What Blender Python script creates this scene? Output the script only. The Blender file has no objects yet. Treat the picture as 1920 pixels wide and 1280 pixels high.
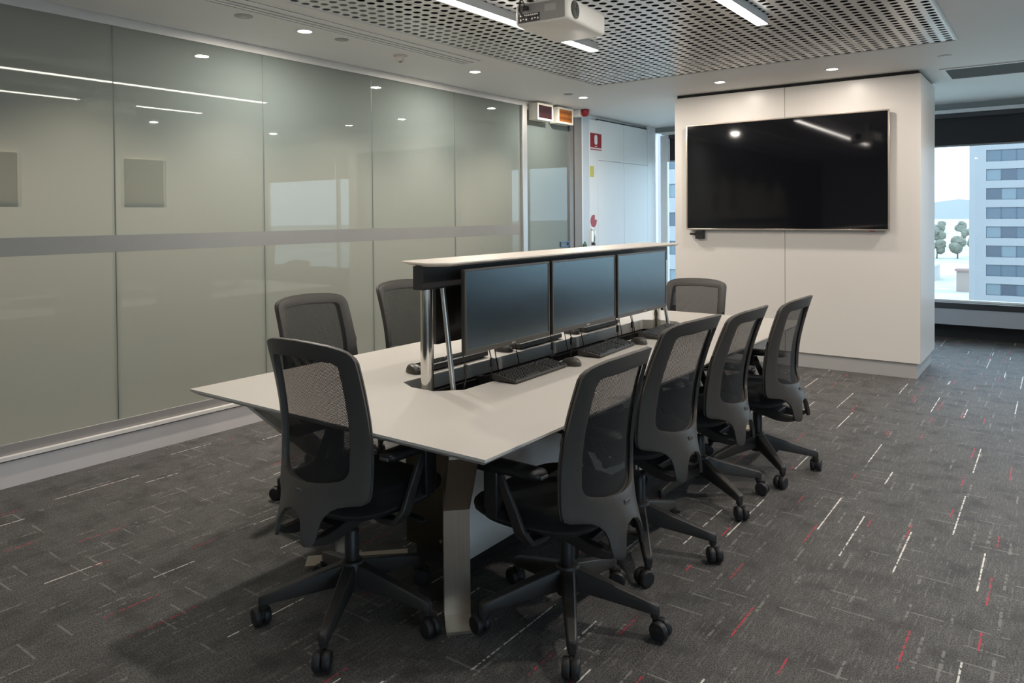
import bpy, bmesh, math, random
from mathutils import Vector, Matrix
from mathutils.geometry import delaunay_2d_cdt
random.seed(7)
S = bpy.context.scene
COL = S.collection
PI = math.pi

# ------------------------------------------------------------------ camera, sky, exposure
cam = bpy.data.cameras.new('camera'); co = bpy.data.objects.new('camera', cam); COL.objects.link(co)
yaw, tilt, roll = -0.6348, 0.0164, -0.0083
r_ = Vector((math.cos(yaw), -math.sin(yaw), 0)); f_ = Vector((math.sin(yaw), math.cos(yaw), 0)); u_ = Vector((0, 0, 1))
f2 = f_*math.cos(tilt) - u_*math.sin(tilt); u2 = u_*math.cos(tilt) + f_*math.sin(tilt)
r3 = r_*math.cos(roll) + u2*math.sin(roll); u3 = u2*math.cos(roll) - r_*math.sin(roll)
M = Matrix((r3, u3, -f2)).transposed().to_4x4(); M.translation = (0, 0, 1.465)
co.matrix_world = M
cam.sensor_width = 36; cam.lens = 1392.07/1920*36; cam.shift_y = -(640-425.93)/1920
cam.clip_end = 9000
S.camera = co
S.cycles.diffuse_bounces = 8; S.cycles.max_bounces = 14
S.view_settings.view_transform = 'Standard'; S.view_settings.look = 'None'
S.view_settings.gamma = 1; S.view_settings.use_curve_mapping = False
S.view_settings.exposure = 0.0

W = bpy.data.worlds.new('sky'); S.world = W; W.use_nodes = True
bg = W.node_tree.nodes['Background']
bg.inputs[0].default_value = (0.66, 0.85, 1.03, 1); bg.inputs[1].default_value = 4.0

STRIP = 21.0      # emission of the strip lights
SPOT = 30.0      # watts of a downlight
BACK = 80.0      # watts of a corridor downlight behind the frosted glass
WARM = (1.0, 0.905, 0.80)

# ------------------------------------------------------------------ node helper
class N:
    def __init__(s, nt, sock): s.nt, s.s = nt, sock
    def op(s, o, b=None, c=None):
        n = s.nt.nodes.new('ShaderNodeMath'); n.operation = o
        s.nt.links.new(s.s, n.inputs[0])
        for k, v in ((1, b), (2, c)):
            if v is None: continue
            if isinstance(v, N): s.nt.links.new(v.s, n.inputs[k])
            else: n.inputs[k].default_value = v
        return N(s.nt, n.outputs[0])
    def __add__(s, o): return s.op('ADD', o)
    def __sub__(s, o): return s.op('SUBTRACT', o)
    def __mul__(s, o): return s.op('MULTIPLY', o)
    def __truediv__(s, o): return s.op('DIVIDE', o)
    def floor(s): return s.op('FLOOR')
    def fract(s): return s.op('FRACT')
    def lt(s, o): return s.op('LESS_THAN', o)
    def gt(s, o): return s.op('GREATER_THAN', o)
    def abs(s): return s.op('ABSOLUTE')
    def cos(s): return s.op('COSINE')

def const(nt, v):
    n = nt.nodes.new('ShaderNodeValue'); n.outputs[0].default_value = v; return N(nt, n.outputs[0])
def hash2(nt, a, b, k):
    c = nt.nodes.new('ShaderNodeCombineXYZ')
    nt.links.new(a.s, c.inputs[0])
    if b is not None: nt.links.new(b.s, c.inputs[1])
    c.inputs[2].default_value = k
    w = nt.nodes.new('ShaderNodeTexWhiteNoise'); w.noise_dimensions = '3D'
    nt.links.new(c.outputs[0], w.inputs['Vector'])
    return N(nt, w.outputs['Value'])
def mixc(nt, fac, a, b):
    m = nt.nodes.new('ShaderNodeMix'); m.data_type = 'RGBA'
    nt.links.new(fac.s, m.inputs[0])
    for k, v in ((6, a), (7, b)):
        if isinstance(v, tuple): m.inputs[k].default_value = (*v, 1)
        else: nt.links.new(v, m.inputs[k])
    return m.outputs[2]
def position(nt):
    g = nt.nodes.new('ShaderNodeNewGeometry'); s = nt.nodes.new('ShaderNodeSeparateXYZ')
    nt.links.new(g.outputs['Position'], s.inputs[0])
    return g.outputs['Position'], N(nt, s.outputs[0]), N(nt, s.outputs[1]), N(nt, s.outputs[2])
def noise(nt, vec, scale, detail=2.0, rough=0.5):
    n = nt.nodes.new('ShaderNodeTexNoise'); n.inputs['Scale'].default_value = scale
    n.inputs['Detail'].default_value = detail; n.inputs['Roughness'].default_value = rough
    if vec is not None: nt.links.new(vec, n.inputs['Vector'])
    return N(nt, n.outputs[0])

MATS = {}
def mat(name, color, rough=0.5, metal=0.0, spec=0.5, var=0.06, vscale=9.0, bump=0.0, bscale=300.0, emit=None, estr=0.0, coat=0.0, sheen=0.0, aniso=None):
    if name in MATS: return MATS[name]
    m = bpy.data.materials.new(name); m.use_nodes = True; nt = m.node_tree
    p = nt.nodes['Principled BSDF']
    p.inputs['Roughness'].default_value = rough; p.inputs['Metallic'].default_value = metal
    p.inputs['Specular IOR Level'].default_value = spec
    p.inputs['Coat Weight'].default_value = coat; p.inputs['Sheen Weight'].default_value = sheen
    tc = nt.nodes.new('ShaderNodeTexCoord')
    vec = tc.outputs['Object']
    if aniso:
        mp = nt.nodes.new('ShaderNodeMapping'); mp.inputs['Scale'].default_value = aniso
        nt.links.new(vec, mp.inputs[0]); vec = mp.outputs[0]
    n = noise(nt, vec, vscale, 3.0)
    a = tuple(min(1, c*(1-var)) for c in color); b = tuple(min(1, c*(1+var)) for c in color)
    nt.links.new(mixc(nt, n, a, b), p.inputs['Base Color'])
    if bump:
        nb = noise(nt, vec, bscale, 2.0)
        bp = nt.nodes.new('ShaderNodeBump'); bp.inputs['Strength'].default_value = bump; bp.inputs['Distance'].default_value = 0.002
        nt.links.new(nb.s, bp.inputs['Height']); nt.links.new(bp.outputs[0], p.inputs['Normal'])
    if emit:
        p.inputs['Emission Color'].default_value = (*emit, 1); p.inputs['Emission Strength'].default_value = estr
    MATS[name] = m
    return m

def carpet_mat():
    m = bpy.data.materials.new('carpet'); m.use_nodes = True; nt = m.node_tree
    p = nt.nodes['Principled BSDF']; p.inputs['Roughness'].default_value = 0.62; p.inputs['Specular IOR Level'].default_value = 0.45
    pos, x, y, z = position(nt)
    # pile: fine speckle over slow changes of tone
    n1 = noise(nt, pos, 420, 1.5, 0.75); n2 = noise(nt, pos, 7, 4.0, 0.6); n4 = noise(nt, pos, 170, 2.0, 0.6)
    mp = nt.nodes.new('ShaderNodeMapping'); mp.inputs['Scale'].default_value = (1.0, 0.10, 1.0); nt.links.new(pos, mp.inputs[0])
    n3 = noise(nt, mp.outputs[0], 110, 3.0, 0.65)
    t = ((n1*0.6+n4*0.4-0.43)*4.6).op('MAXIMUM', 0.0).op('MINIMUM', 1.0)
    col = mixc(nt, t, (0.0085, 0.0082, 0.0080), (0.26, 0.25, 0.24))
    col = mixc(nt, ((n3-0.53)*4.0).op('MAXIMUM', 0.0).op('MINIMUM', 0.6), col, (0.19, 0.183, 0.176))
    col = mixc(nt, ((n2-0.47)*2.6).op('MAXIMUM', 0.0).op('MINIMUM', 0.6), col, (0.014, 0.0133, 0.013))
    brk = noise(nt, pos, 120, 1.0)           # yarn breaks
    mp2 = nt.nodes.new('ShaderNodeMapping'); mp2.inputs['Scale'].default_value = (0.4, 1.0, 1.0); nt.links.new(pos, mp2.inputs[0])
    brk2 = noise(nt, mp2.outputs[0], 38, 2.0)
    def streak(col, u, v, pitch, width, cell, prob, lmin, lmax, color, seed, thr, alpha=1.0, off=0.0, wvar=0.0, seed_on=None):
        i = (u/pitch).floor(); fu = (u/pitch).fract()
        h1 = hash2(nt, i, None, seed); h2 = hash2(nt, i, None, seed+1)
        ctr = h1*0.4+0.3+off/pitch
        dx = (fu-ctr).abs()*pitch
        vv = v/cell+h2*7.0; j = vv.floor(); fv = vv.fract()
        r = hash2(nt, i, j, seed+2 if seed_on is None else seed_on); l = hash2(nt, i, j, seed+3)
        s0 = hash2(nt, i, j, seed+4)*0.35
        on = r.lt(prob)*fv.gt(s0)*fv.lt(s0+l*(lmax-lmin)+lmin)
        wd = (brk2*wvar+width)
        mask = dx.lt(wd*0.5)*on*(brk*0.5+brk2*0.7).gt(thr)
        return mixc(nt, mask*alpha, col, color)
    col = streak(col, x, y, 0.019, 0.005, 0.22, 0.45, 0.2, 0.65, (0.20, 0.193, 0.185), 11.0, 0.60, 0.6)
    col = streak(col, x, y, 0.067, 0.006, 0.36, 0.45, 0.2, 0.65, (0.27, 0.262, 0.25), 21.0, 0.58, 0.75, wvar=0.006)
    col = streak(col, y, x, 0.11, 0.005, 0.25, 0.34, 0.4, 0.65, (0.27, 0.262, 0.25), 31.0, 0.545, 0.70, wvar=0.006)
    col = streak(col, x, y, 0.16, 0.0045, 0.50, 0.42, 0.15, 0.55, (0.60, 0.035, 0.068), 41.0, 0.575, 0.9, wvar=0.004)
    col = streak(col, x, y, 0.16, 0.002, 0.95, 0.52, 0.15, 0.6, (0.82, 0.80, 0.76), 51.0, 0.535, 1.0, wvar=0.008)
    nt.links.new(col, p.inputs['Base Color'])
    bp = nt.nodes.new('ShaderNodeBump'); bp.inputs['Strength'].default_value = 0.5; bp.inputs['Distance'].default_value = 0.004
    nt.links.new(n1.s, bp.inputs['Height']); nt.links.new(bp.outputs[0], p.inputs['Normal'])
    return m

def schlick(nt, f0):
    g = nt.nodes.new('ShaderNodeNewGeometry'); d = nt.nodes.new('ShaderNodeVectorMath'); d.operation = 'DOT_PRODUCT'
    nt.links.new(g.outputs['Normal'], d.inputs[0]); nt.links.new(g.outputs['Incoming'], d.inputs[1])
    return ((const(nt, 1.0)-N(nt, d.outputs['Value']).abs()).op('POWER', 5.0)*(1-f0)+f0).s
def frost_mat():
    # back-lit frosted film behind a glossy glass face
    m = bpy.data.materials.new('frosted_glass'); m.use_nodes = True; nt = m.node_tree
    nt.nodes.remove(nt.nodes['Principled BSDF']); out = nt.nodes['Material Output']
    d = nt.nodes.new('ShaderNodeBsdfDiffuse'); d.inputs[0].default_value = (0.195, 0.24, 0.238, 1)
    t = nt.nodes.new('ShaderNodeBsdfTranslucent'); t.inputs[0].default_value = (0.82, 0.77, 0.64, 1)
    g = nt.nodes.new('ShaderNodeBsdfGlossy'); g.inputs['Roughness'].default_value = 0.012; g.inputs[0].default_value = (0.95, 1, 0.98, 1)
    fr = schlick(nt, 0.048)
    a = nt.nodes.new('ShaderNodeMixShader'); a.inputs[0].default_value = 0.42
    nt.links.new(d.outputs[0], a.inputs[1]); nt.links.new(t.outputs[0], a.inputs[2])
    b = nt.nodes.new('ShaderNodeMixShader'); nt.links.new(fr, b.inputs[0])
    nt.links.new(a.outputs[0], b.inputs[1]); nt.links.new(g.outputs[0], b.inputs[2])
    nt.links.new(b.outputs[0], out.inputs[0])
    return m
def clear_mat(name, tint, f0=0.04):
    m = bpy.data.materials.new(name); m.use_nodes = True; nt = m.node_tree
    nt.nodes.remove(nt.nodes['Principled BSDF']); out = nt.nodes['Material Output']
    d = nt.nodes.new('ShaderNodeBsdfTransparent'); d.inputs[0].default_value = (*tint, 1)
    g = nt.nodes.new('ShaderNodeBsdfGlossy'); g.inputs['Roughness'].default_value = 0.0
    fr = schlick(nt, f0)
    b = nt.nodes.new('ShaderNodeMixShader'); nt.links.new(fr, b.inputs[0])
    nt.links.new(d.outputs[0], b.inputs[1]); nt.links.new(g.outputs[0], b.inputs[2]); nt.links.new(b.outputs[0], out.inputs[0])
    return m
def mesh_fabric(name, color, pitch=0.0052, thr=0.72):
    m = bpy.data.materials.new(name); m.use_nodes = True; nt = m.node_tree
    p = nt.nodes['Principled BSDF']; p.inputs['Base Color'].default_value = (*color, 1); p.inputs['Roughness'].default_value = 0.75
    p.inputs['Specular IOR Level'].default_value = 0.25
    tc = nt.nodes.new('ShaderNodeTexCoord'); s = nt.nodes.new('ShaderNodeSeparateXYZ'); nt.links.new(tc.outputs['Object'], s.inputs[0])
    u = N(nt, s.outputs[0]); v = N(nt, s.outputs[2]); k = 2*PI/pitch
    h = (u*k).cos()*(v*(k*0.62)).cos()           # staggered holes of the knit
    tr = nt.nodes.new('ShaderNodeBsdfTransparent'); mx = nt.nodes.new('ShaderNodeMixShader')
    nt.links.new(h.gt(thr-0.26).s, mx.inputs[0]); nt.links.new(p.outputs[0], mx.inputs[1]); nt.links.new(tr.outputs[0], mx.inputs[2])
    nt.links.new(mx.outputs[0], nt.nodes['Material Output'].inputs[0])
    return m

CARPET = carpet_mat(); FROST = frost_mat()
CLEAR = clear_mat('clear_glass', (0.93, 0.97, 0.96), 0.0); WINGLASS = clear_mat('window_glass', (0.95, 0.98, 0.99), 0.04)
CEIL = mat('ceiling_paint', (0.86, 0.855, 0.84), 0.55, var=0.015, vscale=2)
WHITE = mat('white_paint', (0.80, 0.79, 0.77), 0.5, var=0.02)
PANEL = mat('laminate_panel', (0.79, 0.745, 0.70), 0.33, var=0.015, vscale=2)
COOLPANEL = mat('cupboard_laminate', (0.80, 0.82, 0.83), 0.35, var=0.015, vscale=2)
KICK = mat('kick_aluminium', (0.62, 0.60, 0.58), 0.35, metal=0.2, var=0.02)
BASEB = mat('baseboard_paint', (0.66, 0.63, 0.62), 0.45, var=0.02)
ALU = mat('aluminium', (0.55, 0.55, 0.54), 0.35, metal=0.8, var=0.03)
DARKALU = mat('grey_frame', (0.20, 0.20, 0.195), 0.4, metal=0.3, var=0.03)
PERF = mat('perforated_metal', (0.80, 0.79, 0.77), 0.30, metal=0.25, var=0.02, vscale=1.5)
VOID = mat('ceiling_void', (0.006, 0.006, 0.006), 0.9)
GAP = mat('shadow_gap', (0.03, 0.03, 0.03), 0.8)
TABLE = mat('table_laminate', (0.62, 0.585, 0.54), 0.36, var=0.012, vscale=3)
TEDGE = mat('table_edge', (0.64, 0.62, 0.585), 0.4, var=0.03)
STEEL = mat('brushed_steel', (0.66, 0.57, 0.48), 0.30, metal=1.0, var=0.12, vscale=3.0, bump=0.25, bscale=60, aniso=(40, 40, 1.2))
CHROME = mat('chrome', (0.80, 0.77, 0.72), 0.10, metal=1.0, var=0.04, vscale=4)
SATIN = mat('satin_tube', (0.60, 0.57, 0.53), 0.32, metal=0.9, var=0.03)
BLACK = mat('black_plastic', (0.018, 0.018, 0.019), 0.42, var=0.08)
SHELL = mat('charcoal_plastic', (0.066, 0.061, 0.056), 0.46, spec=0.5, var=0.05, bump=0.12, bscale=900)
BASEM = mat('base_nylon', (0.036, 0.033, 0.031), 0.45, var=0.05, bump=0.1, bscale=900)
RUBBER = mat('caster_rubber', (0.020, 0.020, 0.022), 0.5, var=0.08)
SEATF = mat('seat_fabric', (0.010, 0.010, 0.0105), 0.95, spec=0.2, var=0.25, vscale=400, bump=0.5, bscale=900, sheen=0.1)
MESHF = mesh_fabric('back_mesh_fabric', (0.024, 0.024, 0.025))
SCREEN = mat('monitor_screen', (0.012, 0.0135, 0.016), 0.24, spec=1.0, var=0.02, coat=1.0)
SCREEN.node_tree.nodes['Principled BSDF'].inputs['Specular Tint'].default_value = (0.62, 0.86, 1.0, 1)
SCREEN.node_tree.nodes['Principled BSDF'].inputs['Coat Tint'].default_value = (0.8, 0.95, 1.0, 1)
SCREEN.node_tree.nodes['Principled BSDF'].inputs['Coat Roughness'].default_value = 0.25
MCASE = mat('monitor_case', (0.022, 0.021, 0.020), 0.35, var=0.05)
MBEZEL = mat('monitor_bezel', (0.085, 0.078, 0.070), 0.30, metal=0.3, var=0.04)
TVS = mat('tv_screen', (0.004, 0.004, 0.006), 0.045, spec=0.6, var=0.02)
TVF = mat('tv_frame', (0.62, 0.54, 0.47), 0.28, metal=0.9, var=0.04)
KEYB = mat('keyboard_body', (0.045, 0.042, 0.038), 0.5, var=0.06)
KEYC = mat('keycap', (0.030, 0.029, 0.027), 0.42, var=0.08)
MOUSE = mat('mouse_shell', (0.060, 0.055, 0.048), 0.36, var=0.06)
SLOTL = mat('slot_grey', (0.48, 0.465, 0.44), 0.4, metal=0.2, var=0.04)
RED = mat('red_paint', (0.30, 0.016, 0.022), 0.4, var=0.05)
PROJ = mat('projector_case', (0.74, 0.72, 0.67), 0.42, var=0.02)
PROJG = mat('projector_rear', (0.30, 0.28, 0.26), 0.5, var=0.05)
BLIND = mat('blind_fabric', (0.028, 0.027, 0.030), 0.85, var=0.08, bump=0.2, bscale=700)
BLINDBAR = mat('blind_bar', (0.22, 0.24, 0.26), 0.45)
SILLG = mat('sill_panel', (0.34, 0.37, 0.41), 0.5, var=0.03)
EMS = mat('strip_diffuser', (0.9, 0.9, 0.9), 0.5, emit=(1.0, 0.93, 0.84), estr=STRIP)
EMD = mat('downlight_diffuser', (0.9, 0.9, 0.9), 0.5, emit=(1.0, 0.95, 0.88), estr=9.0)

# ------------------------------------------------------------------ mesh helper
def smoothstep(a, b, t):
    t = max(0.0, min(1.0, (t-a)/(b-a))); return t*t*(3-2*t)
class B:
    def __init__(s): s.v, s.f, s.mi = [], [], []
    def add(s, vs, fs, mi=0):
        o = len(s.v); s.v += [tuple(p) for p in vs]; s.f += [tuple(i+o for i in f) for f in fs]; s.mi += [mi]*len(fs); return s
    def box(s, x0, x1, y0, y1, z0, z1, mi=0):
        return s.add([(x0,y0,z0),(x1,y0,z0),(x1,y1,z0),(x0,y1,z0),(x0,y0,z1),(x1,y0,z1),(x1,y1,z1),(x0,y1,z1)],
              [(3,2,1,0),(4,5,6,7),(0,1,5,4),(1,2,6,5),(2,3,7,6),(3,0,4,7)], mi)
    def prism(s, poly, fn, a, b, mi=0):
        # poly of 2D points extruded between a and b, fn(u, v, w) -> xyz
        n = len(poly)
        vs = [fn(u, v, a) for u, v in poly]+[fn(u, v, b) for u, v in poly]
        return s.add(vs, [tuple(range(n))[::-1], tuple(range(n, 2*n))]+[(i, (i+1) % n, n+(i+1) % n, n+i) for i in range(n)], mi)
    def loops(s, rings, cap0=True, cap1=True, closed=True, mi=0):
        n = len(rings[0]); vs = [p for r in rings for p in r]; fs = []
        for k in range(len(rings)-1):
            for i in range(n if closed else n-1):
                j = (i+1) % n
                fs.append((k*n+i, k*n+j, (k+1)*n+j, (k+1)*n+i))
        if cap0: fs.append(tuple(range(n))[::-1])
        if cap1: fs.append(tuple(range((len(rings)-1)*n, len(rings)*n)))
        return s.add(vs, fs, mi)
    def lathe(s, prof, c=(0,0,0), axis='z', n=24, mi=0, cap=True):
        # prof: (radius, height)
        rings = []
        for r, h in prof:
            ring = []
            for i in range(n):
                a = 2*PI*i/n; p = (r*math.cos(a), r*math.sin(a), h)
                if axis == 'x': p = (p[2], p[0], p[1])
                elif axis == 'y': p = (p[1], p[2], p[0])
                ring.append((p[0]+c[0], p[1]+c[1], p[2]+c[2]))
            rings.append(ring)
        return s.loops(rings, cap, cap, mi=mi)
    def tube(s, path, r, n=10, mi=0):
        P = [Vector(p) for p in path]; rings = []
        t0 = (P[1]-P[0]).normalized(); up = Vector((0,0,1)) if abs(t0.z) < 0.9 else Vector((1,0,0))
        nx = t0.cross(up).normalized()
        for i, p in enumerate(P):
            t = (P[min(i+1, len(P)-1)]-P[max(i-1, 0)]).normalized()
            nx = (nx-t*nx.dot(t)).normalized(); ny = t.cross(nx)
            rr = r[i] if isinstance(r, (list, tuple)) else r
            rings.append([tuple(p+nx*math.cos(2*PI*k/n)*rr+ny*math.sin(2*PI*k/n)*rr) for k in range(n)])
        return s.loops(rings, mi=mi)
    def sweep(s, path, ws, hs, side=None, mi=0):
        # rectangular section swept along a path; side = the direction of its width
        P = [Vector(p) for p in path]; rings = []
        for i, p in enumerate(P):
            t = (P[min(i+1, len(P)-1)]-P[max(i-1, 0)]).normalized()
            sd = Vector(side).normalized() if side else t.cross(Vector((0,0,1))).normalized()
            sd = (sd-t*sd.dot(t)).normalized(); up = sd.cross(t)
            w, h = ws[i]/2, hs[i]/2
            rings.append([tuple(p+sd*a*w+up*b*h) for a, b in ((-1,-1),(1,-1),(1,1),(-1,1))])
        return s.loops(rings, mi=mi)
    def build(s, name, m, parent=None, smooth=False, bevel=0.0, seg=2, loc=None, kind=None, label=None, solid=0.0, sharp=40):
        me = bpy.data.meshes.new(name); me.from_pydata(s.v, [], s.f); me.update()
        bm = bmesh.new(); bm.from_mesh(me); bmesh.ops.recalc_face_normals(bm, faces=bm.faces); bm.to_mesh(me); bm.free()
        ms = m if isinstance(m, (list, tuple)) else [m]
        for q in ms: me.materials.append(q)
        if len(ms) > 1: me.polygons.foreach_set('material_index', s.mi)
        o = bpy.data.objects.new(name, me); COL.objects.link(o)
        if smooth or bevel:
            me.polygons.foreach_set('use_smooth', [True]*len(me.polygons)); me.set_sharp_from_angle(angle=math.radians(sharp))
        if solid:
            md = o.modifiers.new('thickness', 'SOLIDIFY'); md.thickness = solid; md.offset = 0; md.use_even_offset = False
        if bevel:
            md = o.modifiers.new('edge', 'BEVEL'); md.width = bevel; md.segments = seg; md.limit_method = 'ANGLE'; md.angle_limit = math.radians(35); md.harden_normals = False
        if parent: o.parent = parent
        if loc: o.location = loc
        if kind: o['kind'] = kind
        if label: o['label'] = label
        return o
def box(name, d, m, parent=None, bevel=0.002, **k): return B().box(*d).build(name, m, parent, bevel=bevel, **k)
def tag(o, label, cat, group=None):
    o['label'] = label; o['category'] = cat
    if group: o['group'] = group
    return o
def thing(name, label, cat, loc=(0,0,0), rz=0.0, group=None):
    o = bpy.data.objects.new(name, None); COL.objects.link(o); o.location = loc; o.rotation_euler = (0,0,rz); o.empty_display_size = 0.1
    return tag(o, label, cat, group)
def struct(name, d, m, parent=None, bevel=0.0): 
    o = B().box(*d).build(name, m, parent, bevel=bevel); o['kind'] = 'structure'; return o
def cdt(outer, holes=(), pts=()):
    vs = [Vector(p) for p in outer]; es = [(i, (i+1) % len(outer)) for i in range(len(outer))]
    for h in holes:
        o = len(vs); vs += [Vector(p) for p in h]; es += [(o+i, o+(i+1) % len(h)) for i in range(len(h))]
    vs += [Vector(p) for p in pts]
    V, E_, F, *_ = delaunay_2d_cdt(vs, es, [], 0, 1e-6)
    def inside(p, poly):
        c = False
        for i in range(len(poly)):
            a, b = poly[i], poly[i-1]
            if (a[1] > p[1]) != (b[1] > p[1]) and p[0] < (b[0]-a[0])*(p[1]-a[1])/(b[1]-a[1])+a[0]: c = not c
        return c
    out = []
    for f in F:
        c = sum((V[i] for i in f), Vector((0,0)))/len(f)
        if inside(c, outer) and not any(inside(c, h) for h in holes): out.append(tuple(f))
    return [tuple(v) for v in V], out
def rounded(poly, r, n=5):
    # round the corners of a polygon; r = one radius or one per corner
    out = []; m = len(poly)
    for i in range(m):
        p = Vector(poly[i]); a = Vector(poly[i-1])-p; b = Vector(poly[(i+1) % m])-p
        rr = r[i] if isinstance(r, (list, tuple)) else r
        if rr <= 0: out.append(tuple(p)); continue
        rr = min(rr, a.length*0.49, b.length*0.49); s0 = p+a.normalized()*rr; s1 = p+b.normalized()*rr
        for k in range(n+1):
            t = k/n; out.append(tuple(s0*(1-t)**2+p*2*t*(1-t)+s1*t*t))
    return out
def copy_tree(o, parent=None):
    c = o.copy(); COL.objects.link(c)
    if parent: c.parent = parent
    for ch in list(o.children): copy_tree(ch, c)
    return c
def lamp(name, kind, loc, energy, color, rot=None, parent=None, **k):
    l = bpy.data.lights.new(name, kind); l.energy = energy; l.color = color
    for a, b in k.items(): setattr(l, a, b)
    o = bpy.data.objects.new(name, l); COL.objects.link(o); o.location = loc
    if rot: o.rotation_euler = rot
    if parent: o.parent = parent
    return o

# ------------------------------------------------------------------ the room shell
GX = -4.63                       # face of the glass wall
ZC = 2.6925                      # ceiling
YW = 9.75                        # inner face of the window wall
XR = 6.2; YB = -4.5             # the open floor goes on to the right and behind the camera
fl = struct('floor', (-6.4, XR, YB, YW+0.25, -0.15, 0.0), CARPET)
PX0, PX1, PY0, PY1 = -3.5345, -0.5945, 0.16, 6.19     # opening of the perforated panel
ce = B()
ce.box(-6.4, PX0, YB, YW+0.2, ZC, ZC+0.12); ce.box(PX1, XR, YB, YW+0.2, ZC, ZC+0.12)
ce.box(PX0, PX1, YB, PY0, ZC, ZC+0.12); ce.box(PX0, PX1, PY1, YW+0.2, ZC, ZC+0.12)
ceiling = ce.build('ceiling', CEIL); ceiling['kind'] = 'structure'
v = B()
for d in ((PX0-0.05, PX0-0.03, PY0-0.05, PY1+0.05), (PX1+0.03, PX1+0.05, PY0-0.05, PY1+0.05), (PX0-0.03, PX1+0.03, PY0-0.05, PY0-0.03), (PX0-0.03, PX1+0.03, PY1+0.03, PY1+0.05)):
    v.box(*d, ZC+0.12, ZC+0.42)
v.build('ceiling_void', VOID, ceiling)
pc = struct('ceiling_perforated', (PX0-0.05, PX1+0.05, PY0-0.05, PY1+0.05, ZC+0.42, ZC+0.45), VOID)
# perforated metal tiles: real holes on a square grid
PIT = 0.07538
def perf_mesh(nx, ny, rad=0.0243, th=0.0015):
    b = B()
    angs = [math.radians(45+30*k) for k in range(12)]
    for i in range(nx):
        for j in range(ny):
            cx, cy = (i+0.5)*PIT, (j+0.5)*PIT
            sq, ci, cu = [], [], []
            for a in angs:
                c, s_ = math.cos(a), math.sin(a); k = 0.5*PIT/max(abs(c), abs(s_))
                if i in (0, nx-1) or j in (0, ny-1):
                    pass
                sq.append((cx+c*k, cy+s_*k, 0)); ci.append((cx+c*rad, cy+s_*rad, 0)); cu.append((cx+c*rad, cy+s_*rad, th))
            vs = sq+ci+cu; fs = []
            for q in range(12):
                w = (q+1) % 12
                fs.append((q, 12+q, 12+w, w)); fs.append((12+q, 24+q, 24+w, 12+w))
            b.add(vs, fs)
    return b
tile8 = None
for col, n in enumerate((8, 8, 8, 8, 7)):
    x1 = PX1-col*8*PIT-0.0008; x0 = x1-n*PIT+0.0016
    for row in range(2):
        y0 = PY0+row*40*PIT
        if n == 8 and tile8 is not None:
            o = tile8.copy(); COL.objects.link(o); o.parent = pc
        else:
            o = perf_mesh(n, 40).build('perforated_tile', PERF, pc)
            if n == 8: tile8 = o
        o.scale = ((n*PIT-0.0032)/(n*PIT), 1, 1); o.location = (x0, y0, ZC-0.002)
tr = B()
for d in ((PX0-0.014, PX0+0.001, PY0-0.014, PY1+0.014), (PX1-0.001, PX1+0.014, PY0-0.014, PY1+0.014), (PX0, PX1, PY0-0.014, PY0), (PX0, PX1, PY1, PY1+0.014)):
    tr.box(*d, ZC-0.007, ZC+0.02)
tr.build('perforated_panel_trim', mat('panel_trim', (0.72, 0.72, 0.71), 0.4), pc)

# left wall: plinth, glazing channel, panes, head
wl = struct('wall_left', (-4.80, -4.612, YB, 7.66, 0.0, 0.142), BASEB)
B().box(-4.80, -4.625, YB, 7.50, 0.142, 0.152).build('plinth_shadow_gap', GAP, wl)
box('plinth_ledge', (-4.80, -4.592, YB, 6.46, 0.152, 0.176), mat('ledge_white', (0.80, 0.77, 0.74), 0.35), wl)
box('sill_channel', (-4.70, -4.618, YB, 6.46, 0.176, 0.236), mat('channel_grey', (0.36, 0.345, 0.335), 0.4, metal=0.3), wl)
box('head_channel', (-4.80, -4.618, YB, 7.52, 2.634, ZC), mat('head_white', (0.56, 0.56, 0.54), 0.4), wl)
J0, JW = 2.2094, 1.055
ys = [YB+0.02]+[J0+JW*k for k in range(-5, 4)]+[6.448]
for a, b_ in zip(ys[:-1], ys[1:]):
    p = B(); x0, x1, y0, y1, z0, z1 = GX-0.012, GX, a+0.003, b_-0.003, 0.232, 2.638
    p.box(x0, x1, y0, y1, z0, z1, 1); p.mi[3] = 0
    p.build('frosted_glass_pane', [FROST, CLEAR], wl)
    if b_ < 6.44: B().box(GX-0.012, GX-0.001, b_-0.003, b_+0.003, 0.236, 2.634).build('pane_joint', mat('silicone', (0.10, 0.11, 0.10), 0.4), wl)
B().box(GX, GX+0.0006, YB+0.02, 6.446, 1.260, 1.363).build('manifestation_band', mat('frosted_band', (0.25, 0.255, 0.25), 0.5, spec=0.3), wl)
# corridor behind the frosted glass
co_ = struct('wall_corridor', (-6.4, -6.3, YB, 7.7, 0, ZC), mat('corridor_paint', (0.34, 0.34, 0.33), 0.6))
struct('wall_corridor_end', (-6.3, -4.64, 7.60, 7.66, 0, ZC), MATS['corridor_paint'])
struct('wall_corridor_start', (-6.3, -4.64, YB-0.06, YB, 0, ZC), MATS['corridor_paint'])
for k, yy in enumerate((-1.0, 0.1, 1.05, 2.0, 2.95, 3.95, 4.95, 5.95)):
    lamp('corridor_downlight', 'SPOT', (-5.30, yy, ZC-0.03), BACK, WARM, spot_size=math.radians(112), spot_blend=1.0, shadow_soft_size=0.05)
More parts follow.
